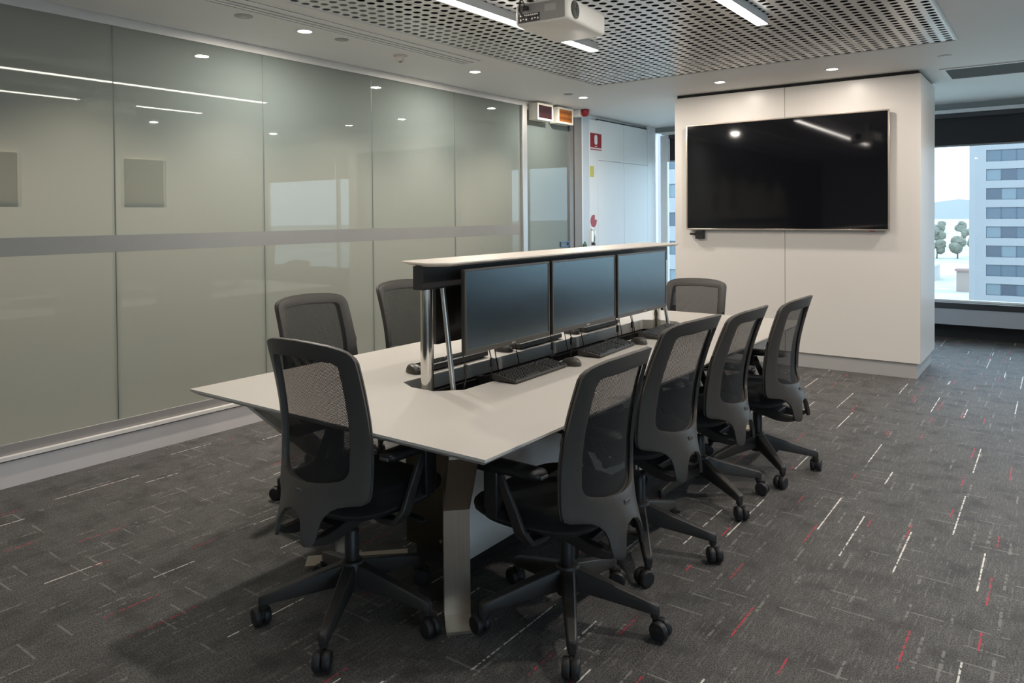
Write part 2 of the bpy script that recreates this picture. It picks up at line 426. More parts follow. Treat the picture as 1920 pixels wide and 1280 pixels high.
# glass door leaf with its frame
box('door_jamb', (-4.72, -4.60, 6.452, 6.535, 0.0, 2.64), ALU, wl)
d1 = struct('door_1', (-4.72, -4.61, 7.41, 7.50, 0.0, 2.64), DARKALU)
p = B(); x0, x1, y0, y1, z0, z1 = GX-0.012, GX, 6.54, 7.405, 0.01, 2.60
p.box(x0, x1, y0, y1, z0, z1, 1); p.mi[3] = 0
p.build('door_leaf', [FROST, CLEAR], d1)
lk = B()
for d in ((7.22, 7.40, 1.092, 1.104), (7.22, 7.40, 1.142, 1.154), (7.22, 7.236, 1.104, 1.142), (7.384, 7.40, 1.104, 1.142)): lk.box(GX-0.015, GX+0.014, d[0], d[1], d[2], d[3])
lk.build('door_lock', mat('lock_blue_steel', (0.08, 0.13, 0.22), 0.3, metal=0.7), d1, bevel=0.001)
box('door_head', (-4.72, -4.61, 6.54, 7.41, 2.60, 2.64), ALU, d1)
struct('wall_pier', (-4.80, -4.60, 7.502, 7.665, 0.0, ZC), mat('pier_grey', (0.235, 0.225, 0.21), 0.5))
B().box(-4.80, -4.603, 7.496, 7.502, 0.0, ZC).build('trim_1', GAP)['kind'] = 'structure'

# left wall beyond the pier: white lining, services cupboards
wb = struct('wall_left_far', (-4.80, -4.69, 7.665, YW+0.2, 0.0, ZC), COOLPANEL)
struct('trim_2', (-4.66, -4.625, 7.67, 7.735, 0.0, ZC-0.001), COOLPANEL)
struct('trim_3', (-4.66, -4.630, 7.742, 7.893, 0.0, ZC-0.001), mat('lining_blue', (0.60, 0.66, 0.72), 0.4))
fc = thing('hose_cupboard', 'narrow white services cupboard with chrome handle under a red disc', 'cupboard', (-4.63, 8.0, 0))
def rel(o, d): l = o.location; return (d[0]-l[0], d[1]-l[0]*0-l[1], d[2])
box('door', (-0.03, 0, -0.102, 0.1, 0.06, 2.63), COOLPANEL, fc)
hb = B().tube([(0.0, -0.06, 1.29), (0.035, -0.06, 1.27), (0.045, -0.06, 1.20), (0.035, -0.06, 1.13), (0.0, -0.06, 1.11)], 0.011, 10)
hb.box(0, 0.012, -0.085, -0.035, 1.08, 1.30)
hb.build('handle', CHROME, fc, smooth=True)
lc_ = B().lathe([(0.0, 0.0), (0.016, 0.0), (0.016, 0.03), (0.0, 0.03)], (0.012, -0.055, 1.10), 'x', 14); lc_.build('lock', BLACK, fc, smooth=True)
sc = thing('storage_cupboard', 'tall white two-door wall cupboard between red sign and left window', 'cupboard', (-4.63, 8.8, 0))
for y0, y1 in ((8.109, 8.793), (8.799, 9.49)): box('door', (-0.03, 0, y0-8.8, y1-8.8, 0.06, 2.138), COOLPANEL, sc)
for y0, y1 in ((8.109, 8.793), (8.799, 9.49)): box('top_panel', (-0.03, -0.002, y0-8.8, y1-8.8, 2.142, 2.64), COOLPANEL, sc)
B().box(-0.028, -0.006, -0.69, 0.69, 2.641, 2.655).build('shadow_gap', GAP, sc)
box('plinth', (-0.03, -0.012, -0.69, 0.69, 0.0, 0.058), COOLPANEL, sc)
struct('trim_4', (-4.66, -4.632, 9.497, YW-0.001, 0.0, ZC-0.001), COOLPANEL)

# window wall: ribbon window with sill, dark stool and recess below
wn = struct('wall_back', (-4.66, XR, YW+0.0, YW+0.2, 0.178, 0.362), SILLG)
B().box(-4.66, XR, YW+0.2, YW+0.26, 0.0, 0.36).build('recess_back', mat('recess_dark', (0.02, 0.021, 0.023), 0.8), wn)
box('window_stool', (-4.66, 4.62, YW-0.012, YW+0.2, 0.362, 0.428), mat('stool_black', (0.022, 0.024, 0.027), 0.35), wn)
B().box(-4.66, XR, YW+0.05, YW+0.2, 2.62, ZC).build('window_head', mat('head_grey', (0.30, 0.33, 0.33), 0.5), wn)
box('head_trim', (-4.54, 4.62, YW+0.0, YW+0.06, 2.578, 2.618), mat('trim_pale', (0.80, 0.82, 0.83), 0.4), wn)
struct('wall_back_right', (4.62, XR, YW+0.02, YW+0.2, 0.362, ZC), WHITE)
wr = struct('wall_right', (XR, XR+0.2, YB, YW+0.2, 0, 0.43), WHITE)
struct('wall_right_pier', (XR, XR+0.2, 0.3, YW+0.2, 0.43, ZC), WHITE)
struct('wall_right_head', (XR, XR+0.2, YB, 0.3, 2.58, ZC), WHITE)
w2 = struct('window_2', (XR+0.10, XR+0.17, 0.22, 0.3, 0.43, 2.58), mat('window_frame', (0.74, 0.77, 0.79), 0.4))
for y0, y1 in ((YB, -2.1), (-2.1, 0.22)):
    B().box(XR+0.13, XR+0.138, y0+0.03, y1-0.03, 0.45, 2.58).build('glass_pane', WINGLASS, w2)
    box('mullion', (XR+0.10, XR+0.17, y0-0.03, y0+0.03, 0.43, 2.58), MATS['window_frame'], w2)
struct('wall_front', (-4.64, XR, YB-0.1, YB, 0, ZC), WHITE)
wi = struct('window_1', (-4.60, -4.50, YW+0.10, YW+0.17, 0.428, 2.58), mat('window_frame', (0.74, 0.77, 0.79), 0.4))
mull = [-4.54, -2.30, 0.0, 2.31, 4.60]
for k, xm in enumerate(mull[1:]): box('mullion', (xm-0.03, xm+0.03, YW+0.10, YW+0.17, 0.428, 2.58), MATS['window_frame'], wi)
box('bottom_rail', (-4.50, 4.58, YW+0.10, YW+0.17, 0.428, 0.452), MATS['window_frame'], wi)
for a, b_ in zip(mull[:-1], mull[1:]): B().box(a+0.03, b_-0.03, YW+0.130, YW+0.138, 0.45, 2.58).build('glass_pane', WINGLASS, wi)
for k, (a, b_, l) in enumerate(((-4.44, -2.32, 'dark roller blind drawn part way down over the window left of the media wall'), (-2.28, -0.01, 'dark roller blind lowered part way beside the right side of the media wall'), (0.01, 2.30, 'dark roller blind over the third bay of the long window'), (2.32, 4.58, 'dark roller blind over the last bay of the long window'))):
    rb = thing('roller_blind', l, 'blind', ((a+b_)/2, YW+0.06, 2.2), group='roller blinds of the long window')
    w = (b_-a)/2
    B().box(-w, w, -0.004, 0.0, 0.018, 0.37).build('blind_fabric', BLIND, rb)
    box('bottom_bar', (-w, w, -0.012, 0.008, 0.0, 0.02), BLINDBAR, rb, bevel=0.003)
    box('cassette', (-w, w, -0.035, 0.03, 0.325, 0.376), mat('cassette_dark', (0.05, 0.05, 0.058), 0.5), rb, bevel=0.004)
rb = None
box('blind_side_channel', (-4.50, -4.445, YW+0.03, YW+0.09, 2.2, 2.578), MATS['window_frame'], wi)

# ------------------------------------------------------------------ the media wall with television
MX0, MX1, MY0, MY1 = -3.234, -0.964, 7.276, 8.19
mw = thing('media_wall', 'free-standing beige panelled wall unit carrying the large television', 'partition', ((MX0+MX1)/2, (MY0+MY1)/2, 0))
def mbox(name, d, m, **k):
    l = mw.location; return box(name, (d[0]-l[0], d[1]-l[0], d[2]-l[1], d[3]-l[1], d[4], d[5]), m, mw, **k)
mbox('carcass', (MX0+0.02, MX1-0.02, MY0+0.02, MY1-0.02, 0.135, ZC-0.001), GAP)
mbox('front_panel', (MX0, -2.114, MY0, MY0+0.022, 0.139, 2.662), PANEL)
mbox('front_panel', (-2.110, MX1, MY0, MY0+0.022, 0.139, 2.662), PANEL)
mbox('side_panel', (MX0, MX0+0.022, MY0+0.023, MY1, 0.139, 2.662), PANEL)
mbox('side_panel', (MX1-0.022, MX1, MY0+0.023, MY1, 0.139, 2.662), PANEL)
mbox('rear_panel', (MX0+0.023, MX1-0.023, MY1-0.02, MY1, 0.139, 2.662), PANEL)
mbox('kick_plate', (MX0+0.03, MX1-0.03, MY0+0.03, MY1-0.03, 0.0, 0.134), KICK)
TX0, TX1, TZ0, TZ1 = -3.085, -1.197, 1.300, 2.368
tv = thing('television', 'large wall-mounted television with black screen and thin champagne frame', 'television', ((TX0+TX1)/2, MY0, TZ0))
tw, th = (TX1-TX0)/2, TZ1-TZ0
B().box(-tw+0.01, tw-0.01, -0.050, -0.012, 0.01, th-0.01).build('case', BLACK, tv, bevel=0.004)
fr = B(); t_ = 0.013
for d in ((-tw, tw, 0, t_), (-tw, tw, th-t_, th), (-tw, -tw+t_, t_, th-t_), (tw-t_, tw, t_, th-t_)): fr.box(d[0], d[1], -0.062, -0.035, d[2], d[3])
fr.build('frame', TVF, tv, bevel=0.002)
B().box(-tw+t_, tw-t_, -0.056, -0.050, t_, th-t_).build('screen', TVS, tv)
B().box(-0.25, 0.25, -0.012, 0.0, 0.3, 0.7).build('wall_bracket', BLACK, tv)
B().box(tw-0.165, tw-0.14, -0.060, -0.045, -0.008, 0.003).build('indicator', RED, tv)
B().box(tw-0.138, tw-0.115, -0.060, -0.045, -0.006, 0.003).build('sensor', BLACK, tv)
ib = thing('sensor_box', 'small black box on the media wall under the television corner', 'sensor', (-2.953, MY0, 1.25))
box('housing', (-0.046, 0.046, -0.045, 0.0, -0.042, 0.04), BLACK, ib, bevel=0.006)
B().tube([(-0.04, -0.02, 0.004), (-0.11, -0.02, 0.008)], 0.011, 10).build('arm', BLACK, ib, smooth=True)

# ------------------------------------------------------------------ ceiling fittings
def strip(x, y1, label):
    t = thing('strip_light', label, 'light', (x, y1, ZC-0.058)); L = 4.4
    box('housing', (-0.034, 0.034, -L, 0, 0.004, 0.056), mat('strip_housing', (0.62, 0.63, 0.64), 0.4, metal=0.1), t)
    B().box(-0.032, 0.032, -L+0.002, -0.002, 0.0, 0.004).build('diffuser', EMS, t)
strip(-2.69, 4.67, 'long white strip light passing above the projector')
strip(-1.49, 4.67, 'long white strip light right of the projector over the chairs')
DL = []
def down(x, y, label, pw=1.0):
    t = thing('downlight', label, 'light', (x, y, ZC), group='recessed round downlights')
    B().lathe([(0.046, -0.004), (0.058, -0.004), (0.060, 0.0), (0.060, 0.004), (0.046, 0.004)], n=28, cap=False).build('trim_ring', mat('ring_white', (0.78, 0.77, 0.75), 0.4), t, smooth=True)
    B().lathe([(0.0, -0.003), (0.0465, -0.003), (0.0465, 0.0), (0.0, 0.0)], n=28).build('diffuser', EMD, t)
    lamp('downlight_beam', 'AREA', (x, y, ZC-0.0045), SPOT*pw, WARM, shape='DISK', size=0.092)
for x, y, l in ((-4.02, 3.165, 'lit round downlight by the glass wall, nearest the camera'), (-4.02, 4.945, 'lit round downlight beyond the end of the linear air diffuser'),
                (-4.02, 6.735, 'lit round downlight in front of the ceiling sign boxes'), (-2.556, 6.768, 'lit round downlight above the left half of the television'),
                (-1.566, 6.768, 'lit round downlight above the right half of the television'),
                (0.05, 3.165, 'downlight right of the perforated panel, seen only mirrored in the glass'), (0.05, 4.945, 'second mirrored downlight right of the perforated panel'),
                (0.05, 6.735, 'third mirrored downlight right of the perforated panel')):
    down(x, y, l, 0.22 if 'television' in l else 0.95 if x > 0 else 1.05)
def disc(name, x, y, r, h, label, cat, m):
    t = thing(name, label, cat, (x, y, ZC))
    B().lathe([(0, -h), (r*0.8, -h), (r, -h*0.5), (r, 0), (0, 0)], n=24).build('cover', m, t, smooth=True)
    B().lathe([(0, -h*1.25), (r*0.3, -h*1.25), (r*0.34, -h), (0, -h)], n=14).build('centre', ALU, t, smooth=True)
disc('sprinkler', -4.01, 2.70, 0.055, 0.006, 'pale concealed sprinkler plate on ceiling near the diffuser start', 'sprinkler', mat('plate_a', (0.45, 0.43, 0.41), 0.5))
disc('sprinkler', -4.01, 3.47, 0.048, 0.005, 'grey sprinkler plate just beyond the nearest lit downlight', 'sprinkler', mat('plate_b', (0.36, 0.36, 0.35), 0.5))
disc('sprinkler', -4.03, 6.46, 0.05, 0.006, 'small grey sprinkler plate beside the farthest wall downlight', 'sprinkler', MATS['plate_b'])
disc('sprinkler', -0.73, 6.77, 0.05, 0.007, 'small pale sprinkler plate beside the air grille above the right window', 'sprinkler', mat('plate_c', (0.68, 0.68, 0.67), 0.4))
sd = thing('smoke_detector', 'cream round smoke detector on ceiling by the glass wall', 'detector', (-4.06, 4.09, ZC))
B().lathe([(0, -0.012), (0.05, -0.012), (0.055, -0.006), (0.055, 0), (0, 0)], n=24).build('base', mat('detector_cream', (0.66, 0.60, 0.55), 0.5), sd, smooth=True)
B().lathe([(0, -0.048), (0.022, -0.048), (0.034, -0.040), (0.040, -0.02), (0.042, -0.012), (0, -0.012)], n=24).build('cap', MATS['detector_cream'], sd, smooth=True)
B().lathe([(0, -0.052), (0.012, -0.052), (0.014, -0.048), (0, -0.048)], n=12).build('sensor', mat('sensor_brown', (0.16, 0.12, 0.10), 0.5), sd)
ld = thing('linear_diffuser', 'long slotted linear air diffuser in ceiling parallel to the glass wall', 'vent', (-3.79, 4.62, ZC))
LD = 8.0
B().box(-0.085, 0.09, -LD, 0, -0.001, 0.0).build('slot_backing', mat('slot_dark', (0.025, 0.024, 0.022), 0.8), ld)
for a, b_ in ((-0.092, -0.082), (-0.068, -0.040), (-0.022, 0.008), (0.027, 0.088)):
    box('blade', (a, b_, -LD, 0, -0.007, -0.001), CEIL, ld, bevel=0.001)
box('end_cap', (-0.092, 0.094, 0.0, 0.006, -0.007, 0.0), CEIL, ld, bevel=0.001)
rg = thing('return_grille', 'white framed dark rectangular air grille in ceiling by the right window', 'vent', (0.5, 7.69, ZC))
g = B()
for d in ((-1.335, 1.335, -0.315, -0.275), (-1.335, 1.335, 0.275, 0.315), (-1.335, -1.295, -0.275, 0.275), (1.295, 1.335, -0.275, 0.275)): g.box(*d, -0.008, 0)
g.build('frame', mat('grille_frame', (0.78, 0.78, 0.77), 0.4), rg, bevel=0.001)
B().box(-1.295, 1.295, -0.275, 0.275, -0.002, -0.0005).build('core', mat('grille_core', (0.10, 0.10, 0.10), 0.7), rg)
gb = B()
for k in range(26): gb.box(-1.295, 1.295, -0.27+k*0.021, -0.262+k*0.021, -0.007, -0.002)
gb.build('blades', mat('grille_blade', (0.17, 0.17, 0.17), 0.6), rg)['kind'] = 'stuff'

# projector on its pole
pj = thing('projector', 'white projector hanging under the perforated ceiling, ports facing the camera', 'projector', (-2.12, 3.335, 2.432), math.radians(5)); pj.scale = (1.15, 1.12, 1.12)
body = rounded([(-0.135, -0.20), (0.135, -0.20), (0.135, 0.20), (-0.135, 0.20)], 0.025, 5)
pb = B(); rings = []
for z, ins in ((0.0, 0.010), (0.006, 0.003), (0.014, 0.0), (0.088, 0.0), (0.098, 0.004), (0.104, 0.014)):
    rings.append([(x*(1-ins/0.135), y*(1-ins/0.2), z) for x, y in body])
pb.loops(rings).build('case', PROJ, pj, smooth=True)
B().box(-0.118, 0.118, -0.202, -0.198, 0.010, 0.092).build('rear_panel', PROJG, pj, bevel=0.003)
B().box(-0.112, -0.005, -0.2035, -0.2015, 0.012, 0.048).build('port_plate', BLACK, pj)
pt = B()
for k in range(9): pt.lathe([(0, 0), (0.0042, 0), (0.0042, 0.004), (0, 0.004)], (-0.10+k*0.0105, -0.2065, 0.041), 'y', 8)
for k in range(7): pt.box(-0.103+k*0.0145, -0.096+k*0.0145, -0.2065, -0.203, 0.018+0.004*(k % 2), 0.027)
pt.build('ports', mat('port_metal', (0.72, 0.70, 0.66), 0.3, metal=0.9), pj)['kind'] = 'stuff'
B().lathe([(0, 0), (0.016, 0), (0.016, 0.002), (0, 0.002)], (-0.10, -0.2035, 0.072), 'y', 20).build('infrared_window', mat('ir_dark', (0.10, 0.09, 0.085), 0.3), pj)
B().box(0.02, 0.075, -0.2035, -0.2015, 0.045, 0.078).build('rating_label', mat('label_grey', (0.42, 0.40, 0.38), 0.5), pj)
fan = B(); fan.lathe([(0, 0), (0.041, 0), (0.041, 0.003), (0, 0.003)], (0.1335, -0.135, 0.052), 'x', 24)
fan.build('fan_opening', BLACK, pj)
fg = B()
for r in (0.012, 0.022, 0.032): 
    fg.lathe([(r-0.0012, 0), (r+0.0012, 0), (r+0.0012, 0.003), (r-0.0012, 0.003), (r-0.0012, 0)], (0.1362, -0.135, 0.052), 'x', 20, cap=False)
for k in range(4):
    a = 0.6+k*PI/2; fg.tube([(0.138, -0.135+0.010*math.cos(a), 0.052+0.010*math.sin(a)), (0.138, -0.135+0.041*math.cos(a), 0.052+0.041*math.sin(a))], 0.0014, 6)
fg.build('fan_guard', mat('fan_grey', (0.16, 0.16, 0.15), 0.4, metal=0.4), pj)
B().lathe([(0.022, 0.104), (0.022, 0.226)], n=16).build('mount_pole', WHITE, pj, smooth=True)
B().lathe([(0.0, 0.217), (0.055, 0.217), (0.055, 0.225), (0, 0.225)], n=20).build('ceiling_plate', WHITE, pj, smooth=True)
B().lathe([(0.0, 0.002), (0.034, 0.002), (0.038, 0.03), (0.0, 0.03)], (-0.04, 0.195, 0.05), 'y', 20).build('lens', BLACK, pj, smooth=True)
B().tube([(-0.02, -0.06, 0.214), (-0.07, -0.16, 0.17), (-0.085, -0.235, 0.10), (-0.088, -0.24, 0.055), (-0.07, -0.235, 0.030), (-0.055, -0.208, 0.024)], 0.004, 8).build('cable', BLACK, pj, smooth=True)
B().tube([(0.03, -0.06, 0.214), (-0.02, -0.18, 0.15), (-0.08, -0.225, 0.11), (-0.075, -0.208, 0.078)], 0.004, 8).build('cable', BLACK, pj, smooth=True)
box('power_plug', (-0.082, -0.058, -0.222, -0.203, 0.064, 0.080), BLACK, pj, bevel=0.002)

# sign boxes, siren, signs on the left
def signbox(y0, y1, face, label):
    t = thing('sign_box', label, 'sign', (-4.56, (y0+y1)/2, 2.49)); w = (y1-y0)/2
    box('case', (-0.058, 0.052, -w, w, 0.0, 0.182), mat('sign_cream', (0.70, 0.68, 0.60), 0.45), t, bevel=0.004)
    fb = B(); e = 0.022
    for d in ((-w, w, 0, e), (-w, w, 0.182-e, 0.182), (-w, -w+e, e, 0.182-e), (w-e, w, e, 0.182-e)): fb.box(0.052, 0.060, *d)
    fb.build('bezel', MATS['sign_cream'], t, bevel=0.001)
    B().box(0.0525, 0.055, -w+e, w-e, e, 0.182-e).build('face', face, t)
    return t
def stripes(name, a, b_, k, ph):
    m = bpy.data.materials.new(name); m.use_nodes = True; nt = m.node_tree; p = nt.nodes['Principled BSDF']; p.inputs['Roughness'].default_value = 0.25
    pos, x, y, z = position(nt); f = ((z*k+ph).op('SINE')*0.5+0.5)*noise(nt, pos, 14, 2.0)
    nt.links.new(mixc(nt, f, a, b_), p.inputs['Base Color']); return m
signbox(6.59, 6.895, stripes('maroon_lens', (0.018, 0.006, 0.008), (0.045, 0.014, 0.014), 60, 0.0), 'cream cased ceiling sign box with dark maroon face')
signbox(7.0, 7.318, stripes('amber_lens', (0.20, 0.055, 0.006), (0.55, 0.19, 0.02), 95, 1.2), 'cream cased ceiling sign box with striped amber face')
sr = thing('fire_siren', 'small red sounder hanging from a white base beside the amber sign', 'alarm', (-4.53, 7.50, 2.665))
box('base', (-0.07, 0.03, -0.045, 0.02, -0.06, 0.027), WHITE, sr, bevel=0.003)
B().lathe([(0.0, -0.078), (0.03, -0.072), (0.046, -0.052), (0.05, -0.02), (0.05, 0.0), (0.0, 0.0)], (0.06, 0.03, 0.02), 'z', 20).build('cap', RED, sr, smooth=True)
fs = thing('fire_sign', 'red and white fire extinguisher sign high on the white wall', 'sign', (-4.63, 8.05, 2.25))
box('plate', (0.0, 0.004, -0.15, 0.15, 0.0, 0.228), mat('sign_white', (0.80, 0.80, 0.80), 0.4), fs, bevel=0.0)
fp = B(); fp.box(0.004, 0.005, -0.138, 0.138, 0.040, 0.218); fp.box(0.004, 0.005, -0.138, 0.138, 0.012, 0.024); fp.build('red_panel', RED, fs)
ex = B(); ex.prism(rounded([(-0.036, 0.078), (0.036, 0.078), (0.036, 0.20), (-0.036, 0.20)], 0.035, 6), lambda u, v, w: (w, u, v), 0.005, 0.0058); ex.box(0.005, 0.0058, -0.03, 0.03, 0.052, 0.062)
ex.build('extinguisher_symbol', MATS['sign_white'], fs)
yn = thing('yellow_notice', 'small yellow notice sticker on the white wall below the fire sign', 'notice', (-4.63, 7.955, 1.925))
B().box(0.0, 0.002, -0.05, 0.05, 0.0, 0.135).build('sheet', mat('notice_yellow', (0.62, 0.58, 0.12), 0.5, var=0.1, vscale=30), yn)
rd = thing('red_disc_notice', 'round red disc on a white square notice above the chrome handle', 'notice', (-4.63, 7.985, 1.30))
B().box(0.0, 0.002, -0.085, 0.085, 0.0, 0.165).build('backing', MATS['sign_white'], rd)
B().prism([(0.076*math.cos(a*PI/16), 0.084+0.076*math.sin(a*PI/16)) for a in range(32)], lambda u, v, w: (w, u, v), 0.002, 0.003).build('disc', mat('disc_red', (0.40, 0.045, 0.06), 0.5), rd)
B().prism([(0.03, 0.10), (0.085, 0.10), (0.085, 0.165), (0.03, 0.165)], lambda u, v, w: (w, u, v), 0.003, 0.0035).build('corner_label', MATS['sign_white'], rd)
hg = thing('sanitiser_bottle', 'small dark green capped bottle behind the raised table lid by the door', 'bottle', (-4.585, 7.70, 1.05))
B().lathe([(0, -1.05), (0.03, -1.05), (0.03, -0.02), (0.0, -0.02)], n=14).build('stand', WHITE, hg, smooth=True)
B().lathe([(0, -0.02), (0.028, -0.02), (0.03, 0.03), (0.022, 0.06), (0.010, 0.075), (0.010, 0.09), (0, 0.09)], n=16).build('body', mat('green_bottle', (0.03, 0.09, 0.05), 0.3), hg, smooth=True)
PAPER = bpy.data.materials.new('notice_paper'); PAPER.use_nodes = True
nt = PAPER.node_tree; nt.nodes.remove(nt.nodes['Principled BSDF'])
pd = nt.nodes.new('ShaderNodeBsdfDiffuse'); ptl = nt.nodes.new('ShaderNodeBsdfTranslucent'); pm = nt.nodes.new('ShaderNodeMixShader'); pm.inputs[0].default_value = 0.88
nz = noise(nt, None, 26, 3.0); nt.links.new(mixc(nt, nz, (0.5, 0.48, 0.44), (0.68, 0.66, 0.62)), pd.inputs[0]); ptl.inputs[0].default_value = (0.80, 0.77, 0.70, 1)
nt.links.new(pd.outputs[0], pm.inputs[1]); nt.links.new(ptl.outputs[0], pm.inputs[2]); nt.links.new(pm.outputs[0], nt.nodes['Material Output'].inputs[0])
# paper notices on the back of the glass, seen as darker rectangles through it
for y0, y1, l in ((1.43, 1.692, 'dark paper notice behind the glass pane at the picture edge'), (2.262, 2.524, 'paper notice showing through the second glass pane')):
    nt_ = B().box(-0.0015, 0, -(y1-y0)/2, (y1-y0)/2, 0, 0.292).build('paper_notice', PAPER, loc=(GX-0.0125, (y0+y1)/2, 1.556)); tag(nt_, l, 'notice')

# ------------------------------------------------------------------ conference table with lift-up monitor console
ZT = 0.73
TXA, TXB, TYA, TYB = -3.003, -1.385, 1.735, 5.235
tb = thing('conference_table', 'long pale conference table with raised central monitor console', 'table', (-2.194, 3.485, 0))
TL = tb.location.copy()
def T(p): return (p[0]-TL[0], p[1]-TL[1], p[2])
rect = [(TXA, TYA), (TXB, TYA), (TXB, TYB), (TXA, TYB)]
def inset(d): return [(TXA+d, TYA+d), (TXB-d, TYA+d), (TXB-d, TYB-d), (TXA+d, TYB-d)]
SX0, SX1, SY0, SY1 = -2.335, -2.018, 2.298, 4.742
slot = [(SX0, SY0+0.05), (SX0+0.10, SY0), (SX1-0.09, SY0), (SX1, SY0+0.09), (SX1, SY1-0.09), (SX1-0.09, SY1), (SX0+0.10, SY1), (SX0, SY1-0.05)]
t = B()
V, F = cdt(rect, [slot]); t.add([T((x, y, ZT)) for x, y in V], F)
for (za, da), (zb, db) in (((ZT, 0.0), (ZT-0.009, 0.0)), ((ZT-0.009, 0.0), (ZT-0.030, 0.032))):
    t.loops([[T((*p, za)) for p in inset(da)], [T((*p, zb)) for p in inset(db)]], False, False, mi=1 if da or db else 1)
V, F = cdt(inset(0.032), [slot]); t.add([T((x, y, ZT-0.030)) for x, y in V], F, 1)
t.loops([[T((*p, ZT)) for p in slot], [T((*p, ZT-0.030)) for p in slot]], False, False, mi=1)
t.build('tabletop', [TABLE, TEDGE], tb)
# liner of the opening: grey aprons, dark trough, rails
def ring2(poly, d):
    cx = sum(p[0] for p in poly)/len(poly); cy = sum(p[1] for p in poly)/len(poly)
    return [(p[0]+(d if p[0] < cx else -d), p[1]+(d if p[1] < cy else -d)) for p in poly]
li = B(); li.loops([[T((*p, ZT-0.003)) for p in ring2(slot, -0.0005)], [T((*p, ZT-0.062)) for p in slot], [T((*p, ZT-0.062)) for p in ring2(slot, 0.008)], [T((*p, ZT-0.004)) for p in ring2(slot, 0.004)]], False, False)
li.build('slot_liner', SLOTL, tb)
tr = B(); tr.loops([[T((*p, ZT-0.062)) for p in slot], [T((*p, 0.46)) for p in slot]], False, True); tr.build('trough', mat('trough_black', (0.012, 0.012, 0.012), 0.7), tb)
for x, z0, z1, m, nm in ((SX0+0.018, 0.612, 0.660, BLACK, 'cable_rail'), (SX0+0.022, 0.556, 0.606, SLOTL, 'inner_rail'), (SX1-0.022, 0.60, 0.655, SLOTL, 'inner_rail')):
    d = (x-0.010-TL[0], x+0.010-TL[0], SY0+0.09-TL[1], SY1-0.09-TL[1], z0, z1); box(nm, d, m, tb)
for y in (2.86, 3.50, 4.12):
    box('rail_clip', (SX0+0.012-TL[0], SX0+0.045-TL[0], y-0.02-TL[1], y+0.02-TL[1], 0.565, 0.672), BLACK, tb)
B().tube([T((-2.24, 2.93, 0.575)), T((-2.225, 3.02, 0.63)), T((-2.20, 3.12, 0.655)), T((-2.19, 3.24, 0.65)), T((-2.20, 3.34, 0.60))], 0.014, 12).build('cable_conduit', mat('conduit_grey', (0.20, 0.20, 0.20), 0.45), tb, smooth=True)
for y, sg in ((2.36, 1), (4.64, -1)):
    c = T((-2.2, y, 0)); B().lathe([(0.0285, 0.46), (0.0285, 1.15)], (c[0], c[1], 0), 'z', 32).build('lift_column', CHROME, tb, smooth=True)
    B().tube([T((-2.085, y+0.045*sg, 0.665)), T((-2.165, y+0.065*sg, 1.152))], 0.0115, 18).build('support_tube', SATIN, tb, smooth=True)
    c = T((-2.085, y+0.045*sg, 0)); box('tube_bracket', (c[0]-0.035, c[0]+0.03, c[1]-0.03, c[1]+0.02, 0.64, 0.668), SLOTL, tb)
    c = T((-2.2, y, 0)); box('column_bracket', (c[0]+0.02, c[0]+0.085, c[1]-0.03, c[1]+0.03, 0.655, 0.68), SLOTL, tb)
    c = T((-2.1825, 0, 0))
box('beam', (-2.211-TL[0], -2.154-TL[0], 2.288-TL[1], 4.71-TL[1], 1.150, 1.2515), mat('beam_black', (0.030, 0.030, 0.031), 0.5), tb, bevel=0.002)
LX0, LX1, LY0, LY1 = -2.325, -2.035, 2.262, 4.700
lid = [(LX0, LY0+0.075), (LX0+0.06, LY0+0.03), (LX1-0.07, LY0), (LX1, LY0+0.06), (LX1, LY1-0.06), (LX1-0.07, LY1), (LX0+0.06, LY1-0.0), (LX0, LY1-0.05)]
lb = B(); lb.loops([[T((*p, 1.252)) for p in ring2(lid, 0.022)], [T((*p, 1.262)) for p in lid], [T((*p, 1.268)) for p in lid]])
lb.build('raised_lid', mat('lid_laminate', (0.68, 0.61, 0.54), 0.36, var=0.012), tb)
